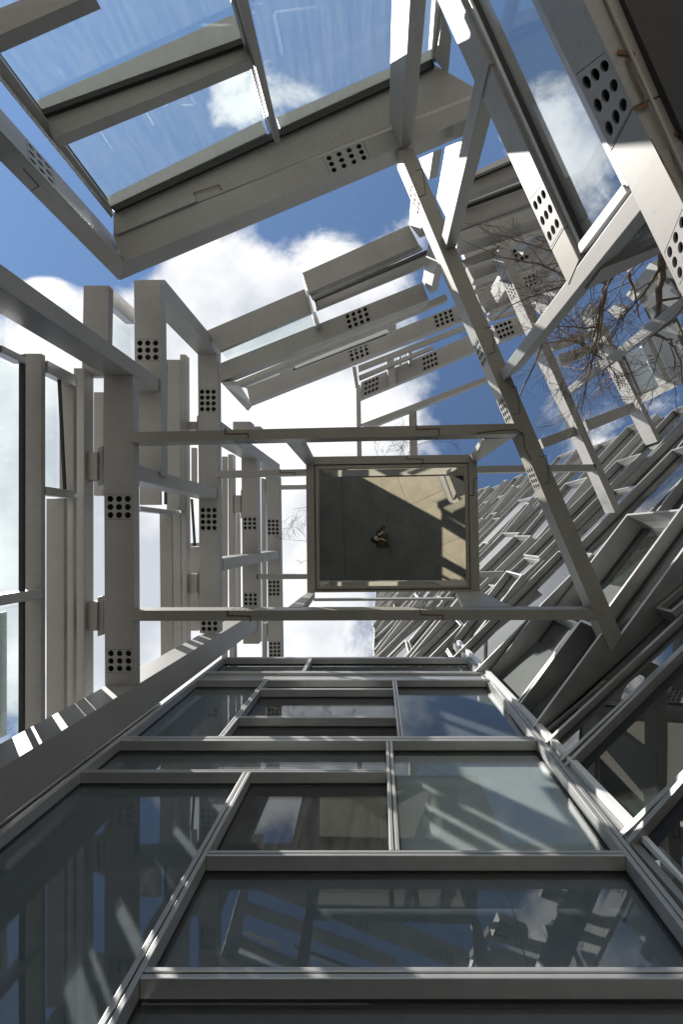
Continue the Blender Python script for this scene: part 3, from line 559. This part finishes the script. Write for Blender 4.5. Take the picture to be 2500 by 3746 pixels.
# ------------------------------------------------------------------ curtain wall of the low building
DF = 2.31
CW = thing('glass_curtain_wall', 'dark reflective curtain wall in front with silver mullions and deep panes', 'curtain wall', (0, DF, 0))
def hv(v): return DF * F0 / v
def tr(u0, u1, v0, v1, dep=.11, name='transom', mat=None):                 # horizontal bar: u0/u1 = x over depth, v = photo row below the zenith
    z1, z0 = ZC + hv(v0), ZC + hv(v1); x0, x1 = u0 * DF, u1 * DF; m_ = (z0 + z1) / 2
    if z1 - z0 > .035:
        boxw(name, x0, x1, DF, DF + dep, z0, m_ - .005, mat or M_FRAME, CW); boxw(name, x0, x1, DF, DF + dep, m_ + .005, z1, mat or M_FRAME, CW)
        boxw('groove', x0, x1, DF + .02, DF + dep, m_ - .005, m_ + .005, M_GASKET, CW)
    else: boxw(name, x0, x1, DF, DF + dep, z0, z1, mat or M_FRAME, CW)
    boxw('gasket', x0, x1, DF + dep, DF + dep + .045, z0 + .002, z1 - .002, M_GASKET, CW)
def mu(u, v0, v1, w=.08, dep=.11, split=True):
    z1, z0 = ZC + hv(v0), (ZC + hv(v1) if v1 else 0.0); x = u * DF
    if split:
        boxw('mullion', x - w / 2, x - .005, DF, DF + dep, z0, z1, M_FRAME, CW); boxw('mullion', x + .005, x + w / 2, DF, DF + dep, z0, z1, M_FRAME, CW)
        boxw('groove', x - .005, x + .005, DF + .02, DF + dep, z0, z1, M_GASKET, CW)
    else: boxw('mullion', x - w / 2, x + w / 2, DF, DF + dep, z0, z1, M_FRAME, CW)
    boxw('gasket', x - w / 2 + .003, x + w / 2 - .003, DF + dep, DF + dep + .045, z0, z1, M_GASKET, CW)
UL, U1, U2, U3, U4, UR = -1.283, -.560, -.790, .052, .111, .795
mu(UL, 439, None, .06, split=False); mu(UR, 439, None, .09)
mu(U1, 859.5, None); mu(U3, 746.5, 1144.5, .075); mu(U2, 524.5, 727.5, .07); mu(U4, 524.5, 727.5, .07); mu(U1, 443.5, 490.5, .06)
a, b = UL + .013, UR - .02
tr(U1 + .018, UR + .2, 1571, 1615); tr(U1 + .018, b, 1145, 1166); tr(a, U3 - .017, 850, 860); tr(a, b, 728, 746); tr(U2 + .016, U4 - .016, 654, 661)
tr(U2 + .016, U4 - .016, 553, 558.5); tr(a, b, 519, 524); tr(a, b, 491, 497); tr(a, b, 439, 443.5)
tr(U1 + .018, b, 2600, 2700)
boxw('spandrel_panel', a * DF, b * DF, DF + .04, DF + .1, ZC + hv(519) + .002, ZC + hv(497) - .002, M_FRAME, CW)
cells = [(UL, U1, 860, 3600, 0), (U1, UR, 1616, 2599, 0), (U1, UR, 1167, 1570, 0), (U1, U3, 861, 1144, 2), (U3, UR, 747, 1144, 1), (UL, U3, 747, 849, 0), (UL, U2, 525, 727, 0),
         (U2, U4, 662, 727, 2), (U2, U4, 559, 653, 2), (U2, U4, 525, 552, 2), (U4, UR, 525, 727, 0), (UL, U1, 444, 490, 2), (U1, UR, 444, 490, 2)]
for (u0, u1, v0, v1, kind) in cells:
    z1, z0 = ZC + hv(v0), ZC + hv(v1)
    boxw('pane', u0 * DF + .03, u1 * DF - .03, DF + .122, DF + .135, z0, z1, M_GLASS_F, CW)
    if kind < 2: boxw('roller_shade', u0 * DF + .06, u1 * DF - .06, DF + .152, DF + .157, z0 + .02, z1 - .03, M_SHADE if kind == 0 else M_SHADE_L, CW)
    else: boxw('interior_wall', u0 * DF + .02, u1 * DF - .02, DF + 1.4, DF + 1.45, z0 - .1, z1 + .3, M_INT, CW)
for v in (443, 520, 740, 1150, 1590): boxw('floor_slab', UL * DF + .05, UR * DF - .05, DF + .17, DF + 2.2, ZC + hv(v) - .06, ZC + hv(v) + .02, M_INT, CW)
boxw('side_wall', UL * DF - .02, UL * DF + .03, DF + .16, DF + 2.2, 0, ZC + hv(441), M_FRAME, CW)
boxw('infill_panel', -3.45, UL * DF - .034, DF + .06, DF + .10, 0, ZC + 6.4, M_FRAME, CW)
boxw('infill_channel', -3.12, -3.06, DF + .02, DF + .058, 0, ZC + 6.4, M_FRAME, CW)
# ------------------------------------------------------------------ tower with deep shingled windows
L0 = Vector((-.18, 4.27, 0)); gd = Vector((1, -.93, 0)).normalized(); gn = Vector((-.93, -1, 0)).normalized(); GL = 10.75
GT = thing('glass_tower', 'tall grey tower on the right whose deep window boxes overlap like shingles', 'building', tuple(L0 + gd * 5))
def panel(s0, s1, hb, ht, p0, ang, rec, fr=.035, reflected=False):
    A = L0 + gd * s0 + gn * p0; d = (gd * math.cos(ang) + gn * math.sin(ang)); nn = Vector((d.y, -d.x, 0)); nn = nn if nn.dot(gn) > 0 else -nn
    Ln = (s1 - s0) / math.cos(ang); Bp = A + d * Ln; V = []; Fc = []
    def quad(*v): b0 = len(V); V.extend(v); Fc.append((b0, b0 + 1, b0 + 2, b0 + 3))
    Z = lambda v, z: Vector((v.x, v.y, ZC + z))
    fo = [Z(A, hb), Z(Bp, hb), Z(Bp, ht), Z(A, ht)]
    ai, bi = A + d * fr, Bp - d * fr
    fi = [Z(ai, hb + fr * 1.3), Z(bi, hb + fr * 1.3), Z(bi, ht - fr * 1.3), Z(ai, ht - fr * 1.3)]
    fb = [v - nn * rec for v in fi]; Ab, Bb = A - gn * (p0 + .1), Bp - gn * ((Bp - L0).dot(gn) + .1)
    bk = [Z(Ab, hb), Z(Bb, hb), Z(Bb, ht), Z(Ab, ht)]
    for i in range(4):
        j = (i + 1) % 4; quad(fo[i], fo[j], fi[j], fi[i]); quad(fi[i], fi[j], fb[j], fb[i]); quad(fo[i], fo[j], bk[j], bk[i])
    o = mesh('window_box', V, Fc, M_FRAME2, GT)
    g0 = [v + nn * .03 for v in fb]
    mesh('pane', g0, [(0, 1, 2, 3)], M_GLASS_G, o)
    if reflected: mesh('reflection_sheet', [v - nn * .07 for v in fb], [(0, 1, 2, 3)], M_REFLECTION, o)  # added sheet, the pale reflection of the near panes painted into it
    g1 = [v - nn * .0 for v in fb]
    gk = []
    i3 = [lerp(v, sum(fb, Vector()) / 4, .0) for v in fb]
    Vk = []; Fk = []
    hh = min(.12, (ht - hb) * .13)
    tp = [fb[3] + nn * .031, fb[2] + nn * .031, fb[2] + nn * .031 - Vector((0, 0, hh)), fb[3] + nn * .031 - Vector((0, 0, hh))]
    mesh('gasket', tp, [(0, 1, 2, 3)], M_GASKET, o)
    return o
rng = random.Random(11)
near = [(1.6, 3.50, [(2.78, 5.2, 0, .10), (5.2, 8, 0, .1)], .10), (3.55, 4.68, [(2.78, 6.0, .0, .12), (6.0, 8.5, 0, .1)], .03), (4.71, 5.17, [(2.78, 5.4, .02, .10), (5.4, 8.5, 0, .1)], .0),
        (5.19, 5.50, [(2.7, 4.9, -.05, .06), (4.9, 8, .1, .1)], -.06), (5.54, 6.22, [(2.62, 4.3, -.02, .32), (4.3, 6.6, .1, .2), (6.6, 9.4, 0, .2)], .19),
        (6.25, 7.75, [(2.55, 4.25, -.02, .34), (4.3, 6.4, .05, .36), (6.45, 9.5, .05, .2)], .17)]
for hb, ht, segs, ang in near:
    for s0, s1, p0, rec in segs: panel(s0, s1, hb, ht, p0, ang, rec, reflected=hb < 4.6)
h = 7.79
cnt = 0
while h < 40:
    hh = rng.choice([.5, .8, 1.15, 1.5, 1.9]); s = (2.45 if h < 8.7 else 0.0)
    base = rng.uniform(0, .12)
    while s < GL - .05:
        ln = rng.uniform(1.3, 3.4); e = min(GL, s + ln)
        if GL - e < .8: e = GL
        ang = rng.choice([0, .03, .07, .13, .16]) if e - s < 3 else .04
        panel(s, e - .015, h + .015, h + hh, base + rng.uniform(-.02, .1), ang, rng.uniform(.10, .22)); cnt += 1
        s = e
    h += hh + .02
Bq = [L0 - gn * .12, L0 + gd * GL - gn * .12, L0 + gd * (GL - .1) - gn * 7, L0 + gd * .1 - gn * 7]
hexa('tower_core', [Vector((v.x, v.y, 0)) for v in Bq], [Vector((v.x, v.y, ZC + h)) for v in Bq], M_GCORE, GT)
# leaning corner trim between curtain wall and tower
c0 = Vector((.92 * DF, DF - .05, 0)); 
def ct(v, r): return Vector((r * DF, DF - .04, ZC + hv(v)))
pa, pb = ct(3000, .905), ct(385, .745)
for nm, dx, w, yy, m_ in (('corner_trim', 0, .07, 0, M_WHITEPANEL), ('corner_gutter', -.085, .07, .06, M_FRAME2)):
    B = [pa + Vector((dx, yy, 0)), pa + Vector((dx + w, yy, 0)), pa + Vector((dx + w, yy + .12, 0)), pa + Vector((dx, yy + .12, 0))]
    T = [pb + (v - pa) for v in B]; hexa(nm, B, T, m_, CW)

# ------------------------------------------------------------------ bare trees
def grow(V, Fc, p, d, r, ln, depth, rg, TV, TF):
    n = 5; pts = [p.copy()]; rad = [r]
    for i in range(n):
        d = (d + Vector((rg.gauss(0, .13), rg.gauss(0, .13), rg.gauss(.03, .1)))).normalized(); p = p + d * ln / n; pts.append(p.copy()); rad.append(r * (1 - .55 * (i + 1) / n))
        if depth > 0 and i >= 1 and rg.random() < .8:
            ax = Vector((rg.gauss(0, 1), rg.gauss(0, 1), rg.gauss(0, .6))); nd_ = (d + ax.normalized() * rg.uniform(.5, 1.0)).normalized()
            grow(V, Fc, p, nd_, rad[-1] * .6, ln * rg.uniform(.5, .75), depth - 1, rg, TV, TF)
    if r < .011: tube(TV, TF, pts, [max(.0024, x) for x in rad], 4)
    else: tube(V, Fc, pts, rad, 7)
    if depth > 0:
        for _ in range(2):
            ax = Vector((rg.gauss(0, 1), rg.gauss(0, 1), rg.gauss(.2, .5))); grow(V, Fc, p, (d + ax.normalized() * .55).normalized(), rad[-1] * .85, ln * .62, depth - 1, rg, TV, TF)
def tree(name, label, limbs, trunk_base, trunk_top, r0, seed, depth):
    rg = random.Random(seed); V = []; Fc = []; TV = []; TF = []
    t = thing(name, label, 'tree', trunk_base)
    nb = 8; pts = [lerp(trunk_base, trunk_top, i / nb) + Vector((rg.gauss(0, .04), rg.gauss(0, .04), 0)) for i in range(nb + 1)]
    mesh_v, mesh_f = [], []; tube(mesh_v, mesh_f, pts, [r0 * (1 - .5 * i / nb) for i in range(nb + 1)], 12); mesh('trunk', mesh_v, mesh_f, M_BARK, t, True)
    for pl in limbs:
        pts = pl['pts']; rr = pl['r']; n = len(pts); rad = [lerp(rr[0], rr[1], i / (n - 1)) for i in range(n)]
        fine = []; fr_ = []
        for i in range(n - 1):
            for j in range(4):
                fine.append(lerp(pts[i], pts[i + 1], j / 4) + Vector((rg.gauss(0, .012), rg.gauss(0, .012), 0))); fr_.append(lerp(rad[i], rad[i + 1], j / 4))
        fine.append(pts[-1]); fr_.append(rad[-1]); tube(V, Fc, fine, fr_, 8)
        for i in range(1, len(fine)):
            if rg.random() < pl.get('dens', .6):
                d = (fine[i] - fine[i - 1]).normalized(); ax = Vector((rg.gauss(0, 1), rg.gauss(0, 1), rg.gauss(0, .5))).normalized()
                grow(V, Fc, fine[i], (d * .5 + ax).normalized(), fr_[i] * .45, pl.get('ln', .9) * rg.uniform(.6, 1.2), depth, rg, TV, TF)
    mesh('limbs', V, Fc, M_BARK, t, True)
    mesh('twigs', TV, TF, M_TWIG, t)['kind'] = 'stuff'
    return t
hh_ = 5.6
lm = [dict(pts=[P(cQ(1470, -420), 4.0), P(cQ(1420, 60), 4.9), P(cQ(1375, 470), 5.5), P(cQ(1335, 840), 6.0)], r=(.06, .028), dens=.55, ln=.8),
      dict(pts=[P(cQ(1335, 840), 6.0), P(cQ(1460, 880), 6.3), P(cQ(1545, 1040), 6.6), P(cQ(1570, 1250), 7.0)], r=(.022, .008), dens=.8, ln=.6),
      dict(pts=[P(cQ(1470, -420), 4.0), P(cQ(1130, 100), 5.4), P(cQ(945, 400), 6.1), P(cQ(885, 690), 6.6), P(cQ(845, 1005), 7.0)], r=(.05, .03), dens=.6, ln=.7),
      dict(pts=[P(cQ(845, 1005), 7.0), P(cQ(760, 930), 7.1), P(cQ(660, 880), 7.3), P(cQ(420, 910), 7.6)], r=(.026, .006), dens=.8, ln=.7),
      dict(pts=[P(cQ(760, 930), 7.1), P(cQ(735, 820), 7.3), P(cQ(740, 640), 7.6)], r=(.022, .007), dens=.8, ln=.6),
      dict(pts=[P(cQ(760, 930), 7.1), P(cQ(640, 850), 7.3), P(cQ(515, 770), 7.5)], r=(.018, .007), dens=.8, ln=.6),
      dict(pts=[P(cQ(1420, 60), 4.9), P(cQ(1130, 320), 6.2), P(cQ(1165, 470), 6.5), P(cQ(1210, 700), 6.9)], r=(.03, .01), dens=.8, ln=.7),
      dict(pts=[P(cQ(945, 400), 6.1), P(cQ(700, 420), 6.3), P(cQ(380, 250), 6.5), P(cQ(50, 200), 6.7), P(cQ(-250, 60), 6.9)], r=(.022, .004), dens=.28, ln=.6),
      dict(pts=[P(cQ(945, 400), 6.1), P(cQ(700, 200), 6.2), P(cQ(400, 120), 6.4), P(cQ(0, 0), 6.6), P(cQ(-260, -90), 6.9)], r=(.016, .004), dens=.28, ln=.5),
      dict(pts=[P(cQ(700, 420), 6.3), P(cQ(450, 480), 6.5), P(cQ(150, 600), 6.8), P(cQ(20, 720), 7.0)], r=(.014, .004), dens=.28, ln=.5)]
lm2 = [dict(pts=[P(cQ(1160, 1080), 15), P(cQ(1000, 1100), 16), P(cQ(860, 1150), 17), P(cQ(700, 1240), 18)], r=(.05, .012), dens=.9, ln=1.3),
       dict(pts=[P(cQ(1160, 1080), 15), P(cQ(900, 1050), 16), P(cQ(740, 1120), 17.5), P(cQ(590, 1100), 18.5)], r=(.045, .01), dens=.9, ln=1.3),
       dict(pts=[P(cQ(1160, 1080), 15), P(cQ(950, 1200), 17), P(cQ(820, 1330), 18.5)], r=(.04, .01), dens=.9, ln=1.3),
       dict(pts=[P(cQ(700, 1240), 18), P(cQ(560, 1320), 18.6), P(cQ(440, 1420), 19.2)], r=(.016, .006), dens=.9, ln=1.2)]
tree('bare_tree', 'far leafless tree seen small against blue sky between the steel beams', lm2, Vector((11, -7.5, 0)), P(cQ(1160, 1080), 15), .16, 8, 2)
lm3 = [dict(pts=[P(cQ(420, 910), 7.6), P((1850, 1560), 9.2), P((1640, 1800), 11.5), P((1330, 1850), 12.5), P((1200, 1850), 12.8), P((1090, 1870), 13.2)], r=(.016, .004), dens=.0, ln=.6)]
lm.append(lm3[0])
tw = [dict(pts=[P((1330, 1840), 12.5), P((1180, 1850), 12.8), P((1075, 1862), 13.2)], r=(.014, .004), dens=.9, ln=.55), dict(pts=[P((1330, 1850), 12.5), P((1180, 1985), 12.8), P((1070, 1975), 13)], r=(.012, .004), dens=.8, ln=.5),
      dict(pts=[P((1640, 1800), 11.5), P((1480, 1690), 12), P((1510, 1630), 12.2), P((1600, 1610), 12.4)], r=(.012, .004), dens=.8, ln=.5), dict(pts=[P((1640, 1800), 11.5), P((1390, 1690), 12), P((1370, 1630), 12.2)], r=(.012, .004), dens=.7, ln=.45)]
lm += tw
tree('bare_tree', 'leafless tree with reddish twigs in front of the sunlit frame on the right', lm, Vector((6.2, -5.2, 0)), P(cQ(1470, -420), 4.0), .13, 4, 2)

# ------------------------------------------------------------------ the photographer (seen in the mirror) and the camera held overhead
M_SKIN = mat_mottled('skin', (.62, .38, .29), (.68, .44, .34), 30, .5)
M_JACKET = mat_mottled('olive_jacket', (.060, .050, .017), (.09, .075, .026), 14, .85, bump=.5)
M_BLACK = mat_mottled('black_cloth', (.012, .012, .013), (.02, .02, .022), 20, .9)
M_HAIR = mat_mottled('black_hair', (.008, .007, .007), (.016, .014, .013), 60, .55)
M_SHOE = mat_mottled('shoe_leather', (.03, .025, .02), (.05, .04, .03), 20, .6)
M_CAMERA = mat_mottled('camera_plastic', (.015, .015, .016), (.022, .022, .023), 60, .45)
M_LENS = mat_mottled('lens_glass', (.01, .012, .02), (.012, .015, .025), 10, .05)
M_EYE = mat_mottled('eye', (.6, .6, .58), (.62, .62, .6), 10, .3)
def skin_mesh(chains):
    """tapered limbs: closely spaced balls along each chain, fused by the voxel remesh that follows"""
    b_ = bmesh.new()
    for ch in chains:
        for (p, r), (p2, r2) in zip(ch[:-1], ch[1:]):
            p, p2 = Vector(p), Vector(p2); n = max(2, int((p2 - p).length / (min(r, r2) * .35)))
            for i in range(n + 1):
                t = i / n; bmesh.ops.create_icosphere(b_, subdivisions=2, radius=r + (r2 - r) * t, matrix=Matrix.Translation(p.lerp(p2, t)))
    me = bpy.data.meshes.new('chain'); b_.to_mesh(me); b_.free(); return me
def ball(bm, c, rx, ry, rz, seg=20, rot=None):
    M = Matrix.Translation(c) @ (rot.to_4x4() if rot else Matrix.Identity(4)) @ Matrix.Diagonal((rx, ry, rz, 1))
    bmesh.ops.create_uvsphere(bm, u_segments=seg, v_segments=seg // 2 + 4, radius=1, matrix=M)
def bmobj(name, bm, m_, par, remesh=None):
    me = bpy.data.meshes.new(name); bm.to_mesh(me); bm.free(); o = bpy.data.objects.new(name, me); COL.objects.link(o)
    if remesh:
        r = o.modifiers.new('r', 'REMESH'); r.mode = 'VOXEL'; r.voxel_size = remesh; r.use_smooth_shade = True
        sm = o.modifiers.new('sm', 'SMOOTH'); sm.iterations = 5
        me2 = bpy.data.meshes.new_from_object(o.evaluated_get(bpy.context.evaluated_depsgraph_get())); bpy.data.objects.remove(o)
        me2.name = name; o = bpy.data.objects.new(name, me2); COL.objects.link(o)
    for p in o.data.polygons: p.use_smooth = True
    o.data.materials.clear(); o.data.materials.append(m_); adopt(o, par); return o
PE = thing('person', 'person in olive jacket looking up with a camera over the face, seen in the mirror', 'person', (.1, .08, 0))
HIP, CHEST, NECK, HEAD = (.17, .08, .94), (.07, .08, 1.27), (-.03, .075, 1.44), Vector((-.075, .055, 1.555))
SH = [(-.01, -.11, 1.38), (-.01, .27, 1.38)]; EL = [(.17, -.33, 1.47), (.31, .31, 1.42)]; WR = [(.13, -.175, 1.60), (.21, .125, 1.60)]; HA = [(.075, -.105, 1.675), (.115, .075, 1.675)]
FT = [(.16, -.06, .09), (.16, .22, .09)]; KN = [(.20, -.04, .50), (.20, .20, .50)]; HJ = [(.17, -.01, .90), (.17, .17, .90)]
body = skin_mesh([[(HIP, .11), (CHEST, .11), (NECK, .055), (tuple(HEAD), .06)]] +
                 [[(CHEST, .10), (SH[i], .06), (EL[i], .045), (WR[i], .028), (HA[i], .03)] for i in (0, 1)] +
                 [[(HIP, .10), (HJ[i], .08), (KN[i], .06), (FT[i], .04), ((FT[i][0] + .14, FT[i][1], .05), .035)] for i in (0, 1)])
bm = bmesh.new(); bm.from_mesh(body)
fd = Vector((.36, -.18, .92)).normalized()                       # where the face looks
tp = (Vector((-1, .1, .3)) - fd * Vector((-1, .1, .3)).dot(fd)).normalized(); sd = fd.cross(tp)   # crown of the head, side
R3 = Matrix((sd, fd, tp)).transposed()
ball(bm, HEAD, .074, .095, .112, 24, R3)
ball(bm, HEAD + fd * .095 - tp * .02, .012, .02, .022, 10, R3)                      # nose
for s_ in (-1, 1): ball(bm, HEAD + sd * .076 * s_ - tp * .01, .012, .022, .032, 10, R3)   # ears
ball(bm, HEAD + fd * .082 - tp * .062, .024, .012, .008, 10, R3)                    # lips
ball(bm, HEAD + fd * .07 - tp * .095, .03, .025, .022, 10, R3)                      # chin
fing = []
for i in (0, 1):                                                 # five fingers of each hand close round the camera end
    w = Vector(HA[i]); s_ = 1 if i == 0 else -1; end = Vector((.0, -.075 if i == 0 else .075, 1.70))
    for j in range(4):
        x = .055 - j * .023 if i == 0 else .06 - j * .023
        L_ = (.9, 1.0, .95, .8)[j]
        a = w + Vector((-.01 - .018 * j, .004 * s_, .012)); b = Vector((x, end.y - .016 * s_, 1.712)); c = Vector((x - .003, end.y + .012 * s_ * L_, 1.732)); d = Vector((x - .006, end.y + .034 * s_ * L_, 1.728))
        fing.append([(tuple(w), .018), (tuple(a), .010), (tuple(b), .0095), (tuple(c), .009), (tuple(d), .0075)])
    fing.append([(tuple(w), .018), (tuple(w + Vector((-.02, .02 * s_, -.012))), .012), (tuple(Vector((.02, end.y + .02 * s_, 1.662))), .011), (tuple(Vector((-.01, end.y + .04 * s_, 1.664))), .009)])
for f in fing:
    fm = skin_mesh([f]); bm.from_mesh(fm)
bmobj('body', bm, M_SKIN, PE, .0048)
def cloth(name, chains, m_): 
    b_m = bmesh.new(); b_m.from_mesh(skin_mesh(chains)); return bmobj(name, b_m, m_, PE, .012)
mid = lambda a, b, t: tuple(lerp(Vector(a), Vector(b), t))
cloth('jacket', [[((.17, .0, .84), .135), ((.17, .16, .84), .135), ((.16, .15, 1.0), .135)], [((.17, .0, .84), .135), ((.16, .01, 1.0), .135), ((.16, .15, 1.0), .135), ((.08, .17, 1.25), .14), ((.08, -.01, 1.25), .14), ((.16, .01, 1.0), .135)], [((.03, -.05, 1.36), .10), ((.03, .21, 1.36), .10), ((-.02, .08, 1.40), .09), ((.03, -.05, 1.36), .10)]] + [[(SH[i], .095), (mid(SH[i], EL[i], .5), .078), (EL[i], .066), (mid(EL[i], WR[i], .5), .056), (mid(EL[i], WR[i], .85), .044)] for i in (0, 1)], M_JACKET)
cloth('trousers', [[(HJ[0], .11), (HJ[1], .11)]] + [[(HJ[i], .11), (KN[i], .085), (FT[i], .07)] for i in (0, 1)], M_BLACK)
b_m = bmesh.new()
for i in (0, 1): ball(b_m, Vector((FT[i][0] + .06, FT[i][1], .045)), .145, .05, .05)
bmobj('shoes', b_m, M_SHOE, PE, .012)
b_m = bmesh.new(); ball(b_m, HEAD - fd * .035 + tp * .03, .092, .092, .118, 24, R3); ball(b_m, HEAD - fd * .09 + tp * .01 + Vector((-.03, .03, -.04)), .10, .085, .12, 20, R3); ball(b_m, Vector((-.12, .12, 1.38)), .075, .11, .12)
bmobj('hair', b_m, M_HAIR, PE, .012)
for s_ in (-1, 1):
    b_m = bmesh.new(); ball(b_m, HEAD + fd * .083 + sd * .03 * s_ + tp * .012, .012, .009, .008, 12, R3); bmobj('eye', b_m, M_EYE, PE)
CAMT = thing('camera', 'black camera held flat overhead in both hands of the person, lens pointing up', 'camera', (0, 0, 1.7))
b_m = bmesh.new(); bmesh.ops.create_cube(b_m, size=1, matrix=Matrix.Translation((.015, 0, 1.69)) @ Matrix.Diagonal((.088, .136, .044, 1))); bmesh.ops.bevel(b_m, geom=b_m.edges[:], offset=.008, segments=2, affect='EDGES')
me = bpy.data.meshes.new('camera_body'); b_m.to_mesh(me); b_m.free(); o = bpy.data.objects.new('camera_body', me); me.materials.append(M_CAMERA); COL.objects.link(o); adopt(o, CAMT)
def lathe(name, prof, m_, par, c=(0, 0, 0), n=28):
    V = []; Fc = []
    for r, z in prof:
        for j in range(n): V.append(Vector((c[0] + r * math.cos(2 * math.pi * j / n), c[1] + r * math.sin(2 * math.pi * j / n), c[2] + z)))
    for i in range(len(prof) - 1):
        for j in range(n): Fc.append((i * n + j, i * n + (j + 1) % n, (i + 1) * n + (j + 1) % n, (i + 1) * n + j))
    return mesh(name, V, Fc, m_, par, True)
lathe('lens_barrel', [(.0, 1.70), (.036, 1.705), (.038, 1.72), (.038, 1.752), (.034, 1.756), (.030, 1.756), (.027, 1.748)], M_CAMERA, CAMT)
lathe('lens_front', [(.0275, 1.747), (.02, 1.751), (.0, 1.753)], M_LENS, CAMT)
lathe('lens_ring', [(.0385, 1.736), (.0395, 1.737), (.0395, 1.739), (.0385, 1.740)], M_WHITEPANEL, CAMT)
b_m = bmesh.new(); bmesh.ops.create_cube(b_m, size=1, matrix=Matrix.Translation((-.034, 0, 1.692)) @ Matrix.Diagonal((.03, .05, .03, 1))); bmesh.ops.bevel(b_m, geom=b_m.edges[:], offset=.007, segments=2, affect='EDGES')
me = bpy.data.meshes.new('viewfinder_hump'); b_m.to_mesh(me); b_m.free(); o = bpy.data.objects.new('viewfinder_hump', me); me.materials.append(M_CAMERA); COL.objects.link(o); adopt(o, CAMT)
